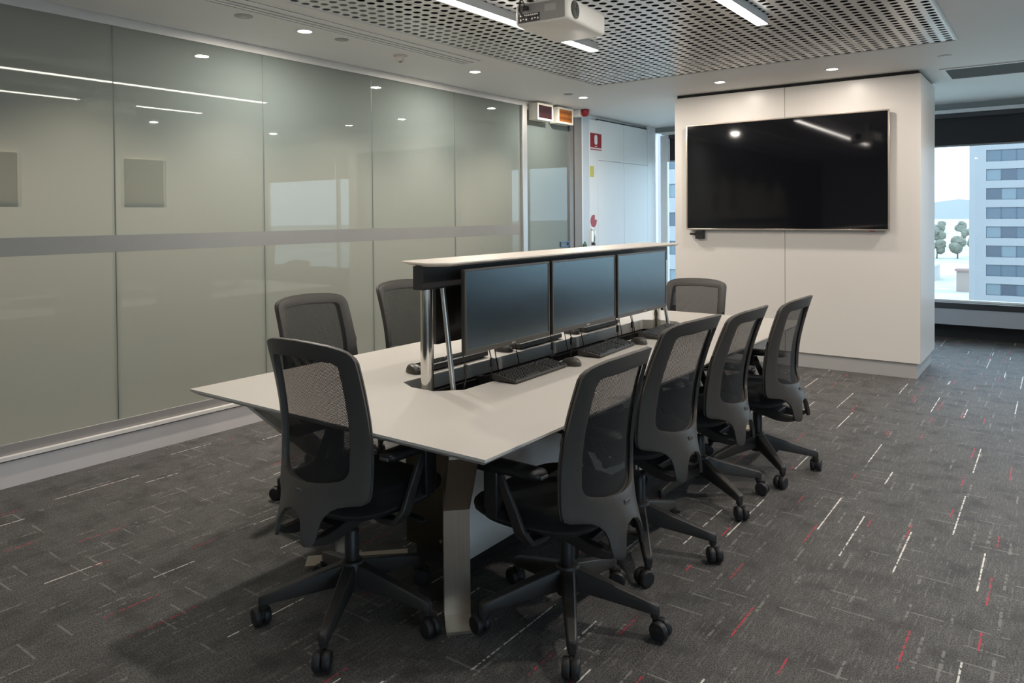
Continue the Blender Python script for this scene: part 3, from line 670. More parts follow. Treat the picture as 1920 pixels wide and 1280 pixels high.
# pedestal and bent steel legs
px0, px1, py0, py1 = -2.262, -1.925, 2.285, 4.75
box('pedestal_side_panel', (px1-0.012-TL[0], px1-TL[0], py0+0.002-TL[1], py1-TL[1], 0.065, 0.698), mat('pedestal_white', (0.84, 0.81, 0.78), 0.45), tb)
box('pedestal_side_panel', (-2.435-TL[0], -2.423-TL[0], py0+0.20-TL[1], py1-TL[1], 0.065, 0.698), MATS['pedestal_white'], tb)
box('pedestal_end_panel', (px0-TL[0], px1-0.013-TL[0], py0-TL[1], py0+0.010-TL[1], 0.065, 0.698), mat('dark_steel', (0.16, 0.135, 0.10), 0.3, metal=0.9, var=0.1), tb)
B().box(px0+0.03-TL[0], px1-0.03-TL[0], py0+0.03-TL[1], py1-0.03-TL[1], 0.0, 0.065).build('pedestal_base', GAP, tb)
def leg(ix, iy, dx, dy, name='leg', tail=0.0):
    # inner foot line centre, outward direction in plan; foot plate, upright, splayed arm, top plate
    d = Vector((dx, dy, 0)).normalized(); sdv = Vector((-d.y, d.x, 0)); o = Vector((ix-TL[0], iy-TL[1], 0))
    b = B(); w = 0.048; th_ = 0.010
    prof = [(-tail, 0.0), (0.125, 0.0), (0.125, th_), (th_, th_), (th_, 0.392), (0.352, 0.690), (0.352, 0.699), (0.20, 0.699), (0.20, 0.690), (0.335, 0.689), (0.0, 0.396), (0.0, th_), (-tail, th_)]
    if tail == 0: prof = prof[:1]+prof[1:12]
    fn = lambda u, v, s_: tuple(o+d*u+sdv*s_+Vector((0, 0, v)))
    n = len(prof); vs = [fn(u, v, -w) for u, v in prof]+[fn(u, v, w) for u, v in prof]
    tris = [f for f in cdt(prof)[1]]
    fs = [tuple(f) for f in tris]+[tuple(i+n for i in f) for f in tris]+[(i, (i+1) % n, n+(i+1) % n, n+i) for i in range(n)]
    b.add(vs, fs)
    # stiffening flange on the inside edge of the upright
    q = [(-0.075, 0.0), (0.0, 0.0), (0.0, 0.396), (0.30, 0.66), (0.22, 0.66), (-0.03, 0.42)]
    b.prism(q[::-1], fn, -w, -w+0.008)
    return b.build(name, STEEL, tb)
leg(-1.7705, 2.0465, 1, -1)
leg(-2.470, 2.075, -1, -1, tail=0.30)
leg(-1.7705, 4.93, 1, 1); leg(-2.620, 4.93, -1, 1)
for (a, b_) in ((0, 0),):
    d = Vector((1, -1, 0)).normalized(); s_ = Vector((1, 1, 0)).normalized(); c = Vector((-1.7705-TL[0], 2.0465-TL[1], 0))-d*0.03-s_*0.056
    B().lathe([(0, 0), (0.007, 0), (0.007, 0.012), (0, 0.012)], (c.x, c.y-0.012, 0.265), 'y', 8).build('bolt', CHROME, tb)

# ------------------------------------------------------------------ monitors
def text(name, s, size, m, parent, loc, rot, ext=0.0004):
    c = bpy.data.curves.new(name, 'FONT'); c.body = s; c.size = size; c.extrude = ext; c.align_x = 'CENTER'; c.align_y = 'CENTER'
    tmp = bpy.data.objects.new(name, c); COL.objects.link(tmp)
    dg = bpy.context.evaluated_depsgraph_get(); me = bpy.data.meshes.new_from_object(tmp.evaluated_get(dg)); me.name = name
    bpy.data.objects.remove(tmp); me.materials.clear(); me.materials.append(m)
    o = bpy.data.objects.new(name, me); COL.objects.link(o); o.parent = parent; o.location = loc; o.rotation_euler = rot
    return o
LOGO = mat('logo_silver', (0.62, 0.60, 0.57), 0.35, metal=0.4)
def monitor(w=0.648, h=0.366):
    # local: screen faces +X, y along the width, z up from the bottom edge
    t = thing('monitor', '', 'monitor')
    bz = B(); e = 0.010; eb = 0.022
    for d in ((-w/2, w/2, 0, eb), (-w/2, w/2, h-e, h), (-w/2, -w/2+e, eb, h-e), (w/2-e, w/2, eb, h-e)): bz.box(-0.008, 0.0, *d)
    bz.build('bezel', MBEZEL, t, bevel=0.0012)
    B().box(-0.007, -0.0025, -w/2+e, w/2-e, eb, h-e).build('screen', SCREEN, t)
    cs = B(); r0 = rounded([(-w/2, 0), (w/2, 0), (w/2, h), (-w/2, h)], 0.008, 3); r1 = rounded([(-w/2+0.03, 0.03), (w/2-0.03, 0.03), (w/2-0.03, h-0.03), (-w/2+0.03, h-0.03)], 0.03, 3)
    cs.loops([[(-0.007, *p) for p in r0], [(-0.022, *p) for p in r0], [(-0.032, *p) for p in r1], [(-0.044, *((q[0]*0.75, 0.06+(q[1])*0.66)) ) for q in r1]])
    cs.build('case', MCASE, t, smooth=True)
    B().box(-0.095, -0.036, -0.05, 0.05, h*0.62, h*0.62+0.10).build('arm_mount', BLACK, t, bevel=0.002)
    pr = B()
    for k in range(4): pr.box(-0.0445, -0.036, -0.10+k*0.035, -0.078+k*0.035, 0.045, 0.057)
    pr.build('ports', mat('port_pale', (0.30, 0.30, 0.29), 0.4), t)
    text('logo', 'acer', 0.017, LOGO, t, (0.0006, 0.02, eb/2), (PI/2, 0, PI/2))
    for yy, ln in ((-w/2+0.005, 0.24), (-w/2+0.185, 0.25)):
        c = B().tube([(-0.02, yy, 0.004), (-0.014, yy+0.004, -0.03), (-0.006, yy+0.01, -0.06), (-0.012, yy+0.004, -0.12), (-0.030, yy-0.012, -ln)], 0.0026, 8).build('cable', BLACK, t, smooth=True)
        B().box(-0.016, -0.002, yy-0.002, yy+0.014, -0.078, -0.040).build('plug', BLACK, c, bevel=0.002)
    return t
MON = [('nearest of the three right-side monitors, next to the chrome column', -2.02, 2.728, 0.0, 0.0), ('middle one of the three monitors facing the row of chairs', -2.02, 3.402, 0.0, 0.0),
       ('farthest right-side monitor, bluish screen near the far chair', -2.02, 4.080, 0.0, 0.0),
       ('monitor seen from its black back beside the slanted tube', -2.335, 2.868, PI, 0.0), ('middle monitor facing the glass wall, hidden behind the row', -2.335, 3.535, PI, 0.0), ('far monitor facing the glass wall, hidden behind the row', -2.335, 4.205, PI, 0.0)]
m0 = monitor()
for k, (l, x, y, rz, _) in enumerate(MON):
    o = m0 if k == 0 else copy_tree(m0)
    o.location = (x, y, 0.870); o.rotation_euler = (0, 0, rz); o['label'] = l; o['group'] = 'monitors under the raised lid'

# ------------------------------------------------------------------ keyboards and mice
def keyboard():
    t = thing('keyboard', '', 'keyboard')
    w, d = 0.44, 0.130
    b = B(); pr = [(-d/2, 0.004), (d/2, 0.006), (d/2, 0.030), (d/2-0.012, 0.033), (-d/2+0.006, 0.017), (-d/2, 0.012)]
    b.prism(pr, lambda u, v, s_: (s_, u, v), -w/2, w/2); b.build('body', KEYB, t, bevel=0.003)
    k = B(); ky = 0.019
    for row in range(6):
        y = d/2-0.024-row*0.0182-(0.004 if row else 0)
        z = 0.0325-(d/2-0.012-y)/(d-0.018)*0.016
        x = -w/2+0.010
        while x < w/2-0.026:
            if row == 5 and -0.14 < x < -0.02:
                wd = 0.11 if x < -0.12 else 0
                if wd: k.add(*kc(x, y, z, wd, 0.015)); x += wd+0.003
                else: x += ky
                continue
            if not (0.068 < x < 0.078 or 0.142 < x < 0.150): k.add(*kc(x, y, z, 0.0155, 0.0148))
            x += ky
    k.build('keys', KEYC, t)['kind'] = 'stuff'
    for sx in (-0.18, 0.18): B().box(sx-0.012, sx+0.012, d/2-0.014, d/2-0.008, 0.0, 0.008).build('foot', BLACK, t)
    B().box(-0.18, 0.18, -d/2+0.006, -d/2+0.014, 0.0, 0.005).build('front_foot', BLACK, t)
    return t
def kc(x, y, z, w, d):
    h = 0.0075; a = 0.0022
    vs = [(x, y-d/2, z-0.002), (x+w, y-d/2, z-0.002), (x+w, y+d/2, z), (x, y+d/2, z), (x+a, y-d/2+a, z+h-0.002), (x+w-a, y-d/2+a, z+h-0.002), (x+w-a, y+d/2-a, z+h), (x+a, y+d/2-a, z+h)]
    return vs, [(4,5,6,7), (0,1,5,4), (1,2,6,5), (2,3,7,6), (3,0,4,7)]
def mouse():
    t = thing('mouse', '', 'mouse')
    nu, nv = 16, 9; rings = []
    for j in range(nv+1):
        f = j/nv; zz = math.sin(f*PI/2); sc_ = math.cos(f*PI/2)**0.62
        ring = []
        for i in range(28):
            a = 2*PI*i/28; ca, sa = math.cos(a), math.sin(a)
            x = 0.031*math.copysign(abs(ca)**0.8, ca)*max(sc_, 0.02); y = 0.054*math.copysign(abs(sa)**0.85, sa)*max(sc_, 0.02)
            z = 0.002+0.036*zz*(1-0.22*(y/0.054)-0.12*(y/0.054)**2)
            ring.append((x, y, z))
        rings.append(ring)
    B().loops(rings).build('shell', MOUSE, t, smooth=True, sharp=70)
    B().lathe([(0, -0.003), (0.0085, -0.003), (0.0085, 0.003), (0, 0.003)], (0, 0.031, 0.0225), 'x', 14).build('scroll_wheel', RUBBER, t)
    B().tube([(0, 0.05, 0.010), (0.002, 0.075, 0.006), (0.01, 0.11, 0.003), (0.03, 0.135, 0.003)], 0.0018, 6).build('cable', BLACK, t, smooth=True)
    return t
k0 = keyboard(); q0 = mouse()
R90 = PI/2
KB = [((-1.962, 2.805), R90+0.03, 'keyboard in front of the nearest right-side monitor'), ((-1.957, 3.515), R90+0.06, 'keyboard in front of the middle right-side monitor'), ((-1.955, 4.20), R90+0.05, 'keyboard near the far end, partly behind the second chair'),
      ((-2.445, 2.80), -R90+0.02, 'keyboard on the glass-wall side by the chrome column'), ((-2.430, 3.49), -R90+0.03, 'keyboard seen under the nearest monitor on the glass-wall side'), ((-2.43, 4.19), -R90, 'keyboard seen under the middle monitor at the far side')]
for k, ((x, y), rz, l) in enumerate(KB):
    o = k0 if k == 0 else copy_tree(k0); o.location = (x, y, ZT+0.0005); o.rotation_euler = (0, 0, rz); o['label'] = l; o['group'] = 'black keyboards on the table'
MS = [((-1.915, 3.075), R90+0.1, 'mouse behind the nearest right-side keyboard'), ((-1.915, 3.80), R90-0.1, 'mouse beside the middle right-side keyboard'), ((-1.92, 4.50), R90, 'mouse beside the far right-side keyboard'),
      ((-2.43, 2.52), -R90-0.25, 'mouse left of the chrome column'), ((-2.41, 3.19), -R90+0.1, 'mouse glimpsed under the nearest monitor'), ((-2.42, 3.90), -R90, 'mouse glimpsed under the middle monitor')]
for k, ((x, y), rz, l) in enumerate(MS):
    o = q0 if k == 0 else copy_tree(q0); o.location = (x, y, ZT+0.0005); o.rotation_euler = (0, 0, rz); o['label'] = l; o['group'] = 'dark mice on the table'

# ------------------------------------------------------------------ mesh-back task chairs
def interp(tab, z):
    if z <= tab[0][0]: return tab[0][1]
    for (a, fa), (b, fb) in zip(tab[:-1], tab[1:]):
        if z <= b: 
            t = (z-a)/(b-a); return fa+(fb-fa)*t
    return tab[-1][1]
def spline(tab):
    # smooth resampling of a table
    zs = [a for a, _ in tab]; lo, hi = zs[0], zs[-1]; n = 80
    raw = [interp(tab, lo+(hi-lo)*i/n) for i in range(n+1)]
    for _ in range(14): raw = [raw[0]]+[(raw[i-1]+2*raw[i]+raw[i+1])/4 for i in range(1, n)]+[raw[-1]]
    return [(lo+(hi-lo)*i/n, raw[i]) for i in range(n+1)]
EDGE = spline([(0.32, 0.185), (0.45, 0.183), (0.55, 0.183), (0.65, 0.189), (0.75, 0.206), (0.85, 0.234), (0.95, 0.268), (1.03, 0.300)])
NECK = spline([(0.32, 0.082), (0.36, 0.080), (0.40, 0.070), (0.44, 0.052), (0.48, 0.032), (0.52, 0.014), (0.56, 0.003), (0.60, 0.0), (1.03, 0.0)])
BULG = spline([(0.32, 0.075), (0.60, 0.075), (0.80, 0.062), (1.03, 0.045)])
def backpt(x, z, off=0.0):
    s_ = abs(x)/0.235
    y = interp(EDGE, z)+interp(BULG, z)*(1-min(1.15, s_)**2.3)+interp(NECK, z)*math.exp(-(x/0.125)**2)
    return (x, -(y-off), z)
half = [(0.0, 1.010), (0.08, 1.008), (0.15, 1.003), (0.19, 0.995), (0.215, 0.986), (0.229, 0.973), (0.2345, 0.956), (0.236, 0.91), (0.238, 0.82), (0.240, 0.72), (0.241, 0.60), (0.240, 0.53), (0.238, 0.500), (0.233, 0.482), (0.218, 0.474),
        (0.18, 0.468), (0.152, 0.461), (0.130, 0.448), (0.115, 0.428), (0.108, 0.402), (0.105, 0.368), (0.102, 0.347), (0.094, 0.336), (0.078, 0.334), (0.068, 0.340), (0.063, 0.356), (0.059, 0.382), (0.050, 0.412), (0.033, 0.434), (0.0, 0.444)]
def refine(poly, step=0.018):
    out = []
    for i in range(len(poly)):
        a, b = Vector(poly[i]), Vector(poly[(i+1) % len(poly)]); n = max(1, int((b-a).length/step))
        out += [tuple(a+(b-a)*k/n) for k in range(n)]
    return out
outer = refine(half+[(-x, z) for x, z in half[::-1][1:-1]])
window = refine(rounded([(0.174, 0.946), (0.180, 0.78), (0.178, 0.553), (0.09, 0.531), (0.0, 0.525), (-0.09, 0.531), (-0.178, 0.553), (-0.180, 0.78), (-0.174, 0.946), (0.0, 0.954)], [0.025, 0.1, 0.055, 0.05, 0, 0.05, 0.055, 0.1, 0.025, 0], 6))
def grid_pts(x0, x1, z0, z1, st):
    return [(x0+i*st+0.0013*((j % 2)), z0+j*st) for i in range(int((x1-x0)/st)+1) for j in range(int((z1-z0)/st)+1)]
def make_chair():
    root = thing('task_chair', '', 'chair')
    # shell
    def far(p, poly, d): return all((p[0]-q[0])**2+(p[1]-q[1])**2 > d*d for q in poly)
    pts = [p for p in grid_pts(-0.24, 0.24, 0.33, 1.03, 0.02) if far(p, outer, 0.011) and far(p, window, 0.011)]
    V, F = cdt(outer, [window], pts)
    sh = B(); sh.add([backpt(x, z) for x, z in V], F)
    sh.build('back_shell', SHELL, root, smooth=True, solid=0.013, bevel=0.0035, seg=2, sharp=60)
    # mesh carrier: the soft-edged frame on the sitter's side
    ho = [(x*0.985, 1.001-(1.010-z)*0.985) if z > 0.9 else (x*0.985, z) for x, z in half[:14]]+[(0.0, 0.478)]
    co_p = refine(ho+[(-x, z) for x, z in ho[::-1][1:-1]]); wi_p = [(x*1.06, 0.75+(z-0.75)*1.02) for x, z in window]
    pts = [p for p in grid_pts(-0.23, 0.23, 0.47, 1.02, 0.024) if far(p, co_p, 0.012) and far(p, wi_p, 0.012)]
    V, F = cdt(co_p, [wi_p], pts); cr = B(); cr.add([backpt(x, z, 0.016) for x, z in V], F)
    cr.build('mesh_carrier', SHELL, root, smooth=True, solid=0.010, bevel=0.003, seg=2, sharp=60)
    ms = B(); nx, nz = 18, 24; vs = []
    for j in range(nz+1):
        for i in range(nx+1):
            z = 0.508+(0.963-0.508)*j/nz; x = (-1+2*i/nx)*(interp([(0.53, 0.195), (0.78, 0.197), (0.975, 0.192)], z)); vs.append(backpt(x, z, 0.021))
    ms.add(vs, [(j*(nx+1)+i, j*(nx+1)+i+1, (j+1)*(nx+1)+i+1, (j+1)*(nx+1)+i) for j in range(nz) for i in range(nx)])
    ms.build('back_mesh', MESHF, root, smooth=True)
    # rear badge
    bx = backpt(0.005, 0.495); B().box(-0.018, 0.018, -0.010, -0.004, -0.010, 0.010).build('badge', mat('badge_grey', (0.09, 0.09, 0.088), 0.3), root, bevel=0.002, loc=(bx[0], bx[1]-0.0005, bx[2]))
    # J bars joining the shell to the mechanism
    jb = B()
    for s_ in (-1, 1):
        jb.sweep([(s_*0.085, -0.296, 0.366), (s_*0.085, -0.295, 0.354), (s_*0.084, -0.282, 0.346), (s_*0.083, -0.245, 0.341), (s_*0.080, -0.19, 0.346), (s_*0.068, -0.12, 0.362), (s_*0.06, -0.04, 0.378)], [0.026, 0.030, 0.033, 0.034, 0.034, 0.036, 0.04], [0.010, 0.014, 0.022, 0.032, 0.042, 0.046, 0.04], side=(1, 0, 0))
    jb.box(-0.07, 0.07, -0.19, -0.13, 0.345, 0.372)
    jb.build('back_bar', BASEM, root, bevel=0.006, seg=3)
    # seat
    def seat_ring(sc_, z, drop):
        ring = []
        for i in range(56):
            a = 2*PI*i/56; ca, sa = math.cos(a), math.sin(a)
            x = 0.248*math.copysign(abs(ca)**0.55, ca)*sc_; y = 0.015+0.248*math.copysign(abs(sa)**0.62, sa)*sc_
            f = max(0.0, (y-0.10)/0.163); zz = z-drop*f*f+0.012*(abs(x)/0.248)**3*(1 if drop > 0.02 else 0)
            ring.append((x*(1-0.06*max(0, -y)/0.23), y, zz))
        return ring
    st = B(); st.loops([seat_ring(0.80, 0.418, 0.012), seat_ring(0.93, 0.424, 0.016), seat_ring(0.985, 0.440, 0.020), seat_ring(1.0, 0.456, 0.024), seat_ring(0.985, 0.474, 0.030), seat_ring(0.94, 0.486, 0.034), seat_ring(0.82, 0.492, 0.036), seat_ring(0.5, 0.490, 0.036), seat_ring(0.15, 0.489, 0.036)])
    st.build('seat', SEATF, root, smooth=True, sharp=80)
    sp = B(); sp.loops([[(x*0.72, y*0.74, 0.398+0.0*z) for x, y, z in seat_ring(1, 0, 0)], [(x*0.88, y*0.88, 0.408) for x, y, z in seat_ring(1, 0, 0)], [(x*0.90, y*0.90, 0.424) for x, y, z in seat_ring(1, 0, 0)]])
    sp.build('seat_pan', BLACK, root, smooth=True)
    mc = B(); mc.loops([[(x*0.7, y*0.8, 0.352) for x, y in rounded([(-0.085, -0.12), (0.085, -0.12), (0.075, 0.12), (-0.075, 0.12)], 0.03, 4)], [(x, y, 0.368) for x, y in rounded([(-0.085, -0.12), (0.085, -0.12), (0.075, 0.12), (-0.075, 0.12)], 0.03, 4)], [(x, y, 0.402) for x, y in rounded([(-0.085, -0.12), (0.085, -0.12), (0.075, 0.12), (-0.075, 0.12)], 0.03, 4)]])
    mc.build('mechanism', BLACK, root, smooth=True)
    lv = B().tube([(0.06, 0.03, 0.380), (0.16, 0.035, 0.378), (0.20, 0.04, 0.374)], 0.006, 8); lv.sweep([(0.195, 0.04, 0.374), (0.225, 0.042, 0.371), (0.275, 0.045, 0.366)], [0.024, 0.032, 0.030], [0.008, 0.010, 0.008], side=(0, 1, 0))
    lv.build('lever', BLACK, root, bevel=0.002)
    lk_ = B().tube([(-0.06, -0.02, 0.380), (-0.20, -0.03, 0.374)], 0.006, 8); lk_.lathe([(0.0, -0.022), (0.013, -0.022), (0.015, 0.0), (0.013, 0.022), (0, 0.022)], (-0.215, -0.03, 0.373), 'x', 14)
    lk_.build('tension_knob', BLACK, root, smooth=True)
    # arms
    for s_ in (-1, 1):
        ar = B(); ar.sweep([(s_*0.10, -0.045, 0.392), (s_*0.18, -0.050, 0.382), (s_*0.238, -0.048, 0.386), (s_*0.260, -0.030, 0.420), (s_*0.256, 0.000, 0.475), (s_*0.256, 0.034, 0.54), (s_*0.256, 0.062, 0.60)], [0.052, 0.052, 0.050, 0.044, 0.040, 0.036, 0.034], [0.018, 0.020, 0.022, 0.020, 0.018, 0.016, 0.014], side=(0, 1, 0))
        a = ar.build('armrest', BASEM, root, bevel=0.005, seg=2)
        B().box(s_*0.256-0.017, s_*0.256+0.017, 0.060, 0.118, 0.470, 0.616).build('arm_sleeve', BLACK, a, bevel=0.006, seg=2)
        B().box(s_*0.256-0.012, s_*0.256+0.012, 0.066, 0.112, 0.445, 0.49).build('arm_post', BLACK, a, bevel=0.004)
        pad = B(); po = rounded([(-0.036, -0.125), (0.036, -0.125), (0.040, 0.06), (0.034, 0.185), (-0.034, 0.185), (-0.040, 0.06)], [0.03, 0.03, 0.05, 0.032, 0.032, 0.05], 5)
        pad.loops([[(s_*0.256+x*0.80, y*0.94+0.003, 0.616-0.006*(y > 0.1)) for x, y in po], [(s_*0.256+x, y, 0.626) for x, y in po], [(s_*0.256+x, y, 0.635) for x, y in po], [(s_*0.256+x*0.86, y*0.96+0.002, 0.644) for x, y in po], [(s_*0.256+x*0.4, y*0.6+0.02, 0.6455) for x, y in po]])
        pad.build('arm_pad', BLACK, a, smooth=True, sharp=60)
        tip = B().box(s_*0.256-0.020, s_*0.256+0.020, -0.129, -0.110, 0.620, 0.632); tip.build('pad_end_cap', mat('pad_cap', (0.10, 0.10, 0.10), 0.35), a, bevel=0.004)
    # gas spring and five-star base
    B().lathe([(0.0, 0.30), (0.0145, 0.30), (0.0145, 0.375), (0.0, 0.375)], n=18).build('piston', CHROME, root, smooth=True)
    B().lathe([(0.0, 0.19), (0.026, 0.19), (0.0265, 0.318), (0.022, 0.324), (0.0, 0.324)], n=22).build('gas_sleeve', BLACK, root, smooth=True)
    B().lathe([(0.0, 0.105), (0.040, 0.105), (0.046, 0.13), (0.046, 0.196), (0.040, 0.208), (0.030, 0.212), (0.0, 0.212)], n=24).build('base_hub', BASEM, root, smooth=True)
    lg = B(); lg_path = []; rr = [0.036, 0.09, 0.16, 0.23, 0.29, 0.318, 0.328]
    rings = []
    for r in rr:
        t_ = (r-0.036)/0.292; zt = 0.202-0.088*t_**1.05; hh = 0.078*(1-t_)+0.034*t_; wt = 0.021*(1-t_)+0.013*t_; wbm = 0.026*(1-t_)+0.017*t_
        if r > 0.32: wt *= 0.6; wbm *= 0.6; hh *= 0.8; zt -= 0.004
        rings.append([(r, -wbm, zt-hh), (r, wbm, zt-hh), (r, wbm*1.05, zt-hh*0.35), (r, wt, zt), (r, -wt, zt), (r, -wbm*1.05, zt-hh*0.35)])
    lg.loops(rings); lg.lathe([(0, 0.066), (0.015, 0.066), (0.017, 0.09), (0, 0.09)], (0.312, 0, 0), 'z', 12)
    lm = lg.build('base_leg', BASEM, root, bevel=0.004, seg=2)
    cs = B()
    for s_ in (-1, 1):
        o_ = s_*0.0155
        cs.lathe([(0.0, -0.0140), (0.022, -0.0140), (0.029, -0.0130), (0.0325, -0.008), (0.033, 0.0), (0.0325, 0.008), (0.029, 0.0130), (0.022, 0.0140), (0.0, 0.0140)], (0.022, o_, 0.0), 'y', 22)
    cs.box(0.004, 0.036, -0.003, 0.003, -0.012, 0.034); cs.lathe([(0, 0.0), (0.009, 0.0), (0.009, 0.042), (0, 0.042)], (0, 0, 0), 'z', 10)
    legs = [lm]; ca_ = cs.build('caster', RUBBER, lm, smooth=True, sharp=35, loc=(0.312, 0, 0.0336)); cas = [ca_]
    for k in range(4):
        n_ = lm.copy(); COL.objects.link(n_); n_.parent = root; c_ = ca_.copy(); COL.objects.link(c_); c_.parent = n_; legs.append(n_); cas.append(c_)
    for k, l_ in enumerate(legs): l_.rotation_euler = (0, 0, 2*PI*k/5)
    return root
FWD = 0.05      # the seat sits forward of its column
UPPER = {'back_shell', 'mesh_carrier', 'back_mesh', 'badge', 'back_bar', 'seat', 'seat_pan', 'mechanism', 'lever', 'tension_knob', 'armrest', 'piston'}
ch0 = make_chair()
# x, y, seat heading, raise, base angle (world degrees), label
CH = [(-2.084, 1.823, -0.8, 0.019, -0.086, 13.5, 'raised black mesh-back chair at the near head of the table, chrome piston showing'),
      (-1.422, 2.252, 90.0, -0.016, -0.029, 16.5, 'nearest chair of the right-hand row, armrest tucked under the table corner'),
      (-1.475, 2.925, 85.5, 0.050, 0.066, 15.0, 'second chair of the right-hand row, counted from the camera'),
      (-1.498, 3.660, 88.6, 0.007, 0.058, 40.5, 'third chair of the right-hand row, bluish shell'),
      (-1.392, 4.257, 88.1, -0.011, -0.018, 24.0, 'last chair of the right-hand row, nearest the media wall'),
      (-3.12, 2.65, -92, 0.022, 0.0, 30.0, 'nearest chair on the glass-wall side, seen from the front above the table'),
      (-3.14, 3.40, -91, 0.045, 0.0, 12.0, 'chair on the glass-wall side partly behind the chrome column'),
      (3.05, 8.55, 150, 0.0, 0.0, 20.0, 'lone chair by the right-hand windows, seen only mirrored in the glass wall'),
      (-2.22, 5.16, 182, -0.042, 0.0, 50.0, 'chair at the far head of the table before the media wall')]
BACKP = {'back_shell', 'mesh_carrier', 'back_mesh', 'badge', 'back_bar'}
base_loc = {c.name.split('.')[0]: c.location.copy() for c in ch0.children}
for k, (x, y, hd, up, rec, ba, l) in enumerate(CH):
    o = ch0 if k == 0 else copy_tree(ch0)
    o.location = (x, y, 0); o.rotation_euler = (0, 0, math.radians(hd)); o['label'] = l; o['group'] = 'mesh-back task chairs round the table'
    li_ = 0
    for c in o.children:
        nm = c.name.split('.')[0]
        if nm in UPPER:
            c.location = base_loc[nm] + Vector((0, 0 if nm == 'piston' else FWD, up))
        if nm in BACKP:                      # recline of the back about the seat hinge
            piv = Vector((0, -0.10, 0.42)) - base_loc[nm]
            c.location += piv - Matrix.Rotation(rec, 3, 'X') @ piv; c.rotation_euler = (rec, 0, 0)
        if nm == 'base_leg':
            c.rotation_euler = (0, 0, math.radians(ba-hd+72*li_)); li_ += 1
            for q in c.children: q.rotation_euler = (0, 0, random.uniform(-1.3, 1.3))

# ------------------------------------------------------------------ outside the windows
FAC = mat('facade_white', (0.29, 0.295, 0.305), 0.7, var=0.04, vscale=0.3)
WPANES = [mat('far_window_dark', (0.045, 0.06, 0.085), 0.2, spec=0.6, var=0.3), mat('far_window_mid', (0.08, 0.11, 0.14), 0.25, var=0.3), mat('far_window_blind', (0.15, 0.19, 0.215), 0.4, var=0.15)]
WFR = mat('far_window_frame', (0.07, 0.09, 0.12), 0.5)
def tower(x0, x1, y0, dy, z0, z1, wx0, wx1, wz, pitch, rows, wh, pw, label):
    t = thing('office_tower', label, 'building', (x0, y0, z0))
    B().box(0, x1-x0, 0.25, dy, 0, z1-z0).build('wall', FAC, t)
    # spandrels standing proud of the window bands, piers at the ends
    for r in range(rows+1):
        top = wz-wh/2+pitch*(1-r)-z0; bot = wz+wh/2-pitch*r-z0
        B().box(0, x1-x0, 0.0, 0.25, bot, top).build('spandrel', FAC, t)
    for r in range(rows):
        zc = wz-pitch*r-z0
        if wx0 > x0: B().box(0, wx0-x0, 0.0, 0.25, zc-wh/2, zc+wh/2).build('pier', FAC, t)
        if wx1 < x1: B().box(wx1-x0, x1-x0, 0.0, 0.25, zc-wh/2, zc+wh/2).build('pier', FAC, t)
        n = int((wx1-wx0)/pw)
        fr_ = B()
        for i in range(n):
            o = wx0-x0+i*pw
            B().box(o+0.06, o+pw-0.06, 0.18, 0.22, zc-wh/2+0.06, zc+wh/2-0.06).build('window', WPANES[(7*r+5*i+(i*r) % 3) % 3], t)
            fr_.box(o-0.06, o+0.06, 0.12, 0.25, zc-wh/2, zc+wh/2)
        fr_.box(wx0-x0, wx1-x0, 0.12, 0.25, zc-wh/2, zc-wh/2+0.1); fr_.box(wx0-x0, wx1-x0, 0.12, 0.25, zc+wh/2-0.1, zc+wh/2)
        fr_.build('window_frame', WFR, t)
    return t
tower(-12.73, 66.0, 153.3, 25, -20, 26, -10.2, 62.4, 14.4, 3.32, 9, 2.0, 2.2, 'white office tower with dark window bands beyond the right window')
tower(-72.0, -34.0, 95.0, 18, -20, 26, -43.2, -35.0, 12.4, 3.9, 9, 1.9, 2.0, 'pale building seen through the slit left of the media wall')
def ground_mat():
    m = bpy.data.materials.new('town_ground'); m.use_nodes = True; nt = m.node_tree; p = nt.nodes['Principled BSDF']; p.inputs['Roughness'].default_value = 0.9
    pos, x, y, z = position(nt); n = noise(nt, pos, 0.02, 4.0); n2 = noise(nt, pos, 0.15, 3.0)
    c = mixc(nt, ((n-0.45)*5).op('MAXIMUM', 0).op('MINIMUM', 1), (0.34, 0.36, 0.31), (0.52, 0.51, 0.49))
    nt.links.new(mixc(nt, ((n2-0.5)*3).op('MAXIMUM', 0).op('MINIMUM', 0.5), c, (0.60, 0.58, 0.55)), p.inputs['Base Color']); return m
gd = B().box(-1500, 1500, 12, 5000, -20.5, -20).build('ground', ground_mat()); gd['kind'] = 'structure'
rdm = B().box(-200, 150, 290, 350, -20, -19.9).build('road', mat('pale_road', (0.72, 0.71, 0.70), 0.8)); rdm['kind'] = 'structure'
hl = B(); n = 60; rows_ = []
for j, (yy, hh) in enumerate(((2400, -20), (2700, 22), (3000, 30), (3400, -20))):
    rows_.append([(-1500+50*i, yy, hh+(0 if hh < 0 else 14*math.sin(i*0.55+j)+8*math.sin(i*1.3))) for i in range(n+1)])
hl.loops(rows_, False, False, closed=False); h_ = hl.build('hills', mat('hill_green', (0.20, 0.215, 0.225), 0.9), smooth=True); h_['kind'] = 'structure'
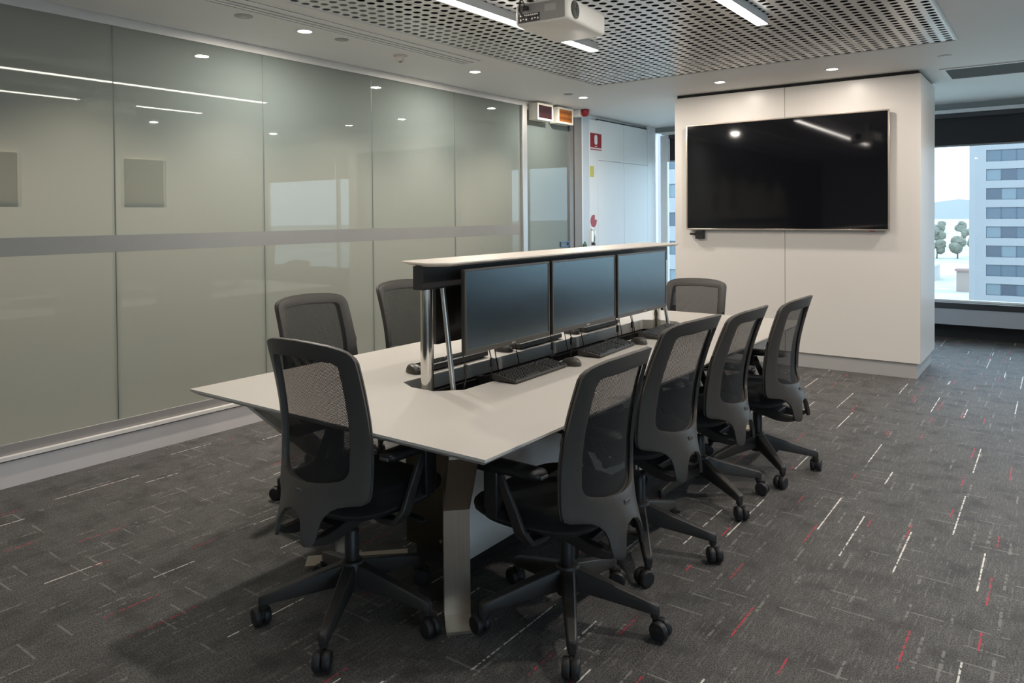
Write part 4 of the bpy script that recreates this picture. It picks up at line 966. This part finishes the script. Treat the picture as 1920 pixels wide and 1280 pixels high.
def tree(x, y, hgt, label):
    t = thing('tree', label, 'tree', (x, y, -20), group='trees beyond the pale road')
    B().tube([(0, 0, 0), (0.2, 0.1, hgt*0.5)], [0.35, 0.2], 8).build('trunk', mat('bark', (0.10, 0.08, 0.06), 0.9), t)
    b = B()
    for k in range(7):
        a = random.uniform(0, 2*PI); r = random.uniform(0, hgt*0.26); c = (r*math.cos(a), r*math.sin(a), hgt*random.uniform(0.42, 0.8)); rad = hgt*random.uniform(0.14, 0.24)
        bm = bmesh.new(); bmesh.ops.create_icosphere(bm, subdivisions=2, radius=rad)
        for v_ in bm.verts: v_.co *= random.uniform(0.82, 1.15)
        b.add([(v_.co.x+c[0], v_.co.y+c[1], v_.co.z+c[2]) for v_ in bm.verts], [tuple(q.index for q in f.verts) for f in bm.faces]); bm.free()
    b.build('crown', mat('foliage', (0.145, 0.15, 0.115), 0.9, var=0.5, vscale=0.6), t)
for k in range(12):
    yy = 358+random.uniform(0, 60); tree(-yy*0.1155+(k-6)*8.2, yy, random.uniform(9, 15), '%s tree from the left in the olive clump beyond the pale road' % ('first', 'second', 'third', 'fourth', 'fifth', 'sixth', 'seventh', 'eighth', 'ninth', 'tenth', 'eleventh', 'twelfth')[k])
for k in range(5):
    yy = 520+k*70; tree(-yy*0.104+(k%2)*16-6, yy, random.uniform(10, 15), 'small lone tree towards the hazy hills, %s' % ('first', 'second', 'third', 'fourth', 'fifth')[k]+' behind the clump')
for k, (x, y, w, d, h, l) in enumerate(((-44, 262, 26, 14, 4.5, 'low pale warehouse in front of the road'), (-20.5, 230, 3.0, 6, 5.5, 'small pinkish hut beside the tower foot'), (-104, 840, 26, 16, 8, 'white distant house among the hills, left one'), (-60, 930, 22, 16, 9, 'white distant house among the hills, right one'))):
    t = thing('low_building', l, 'building', (x, y, -20)); B().box(-w/2, w/2, 0, d, 0, h).build('wall', mat('low_wall_%d' % k, ((0.36, 0.35, 0.35), (0.34, 0.27, 0.24), (0.5, 0.5, 0.5), (0.5, 0.5, 0.5))[k], 0.8), t)
    B().box(-w/2-0.4, w/2+0.4, -0.4, d+0.4, h, h+0.6).build('roof', mat('low_roof_%d' % k, ((0.50, 0.50, 0.50), (0.30, 0.20, 0.17), (0.25, 0.2, 0.2), (0.25, 0.2, 0.2))[k], 0.8), t)
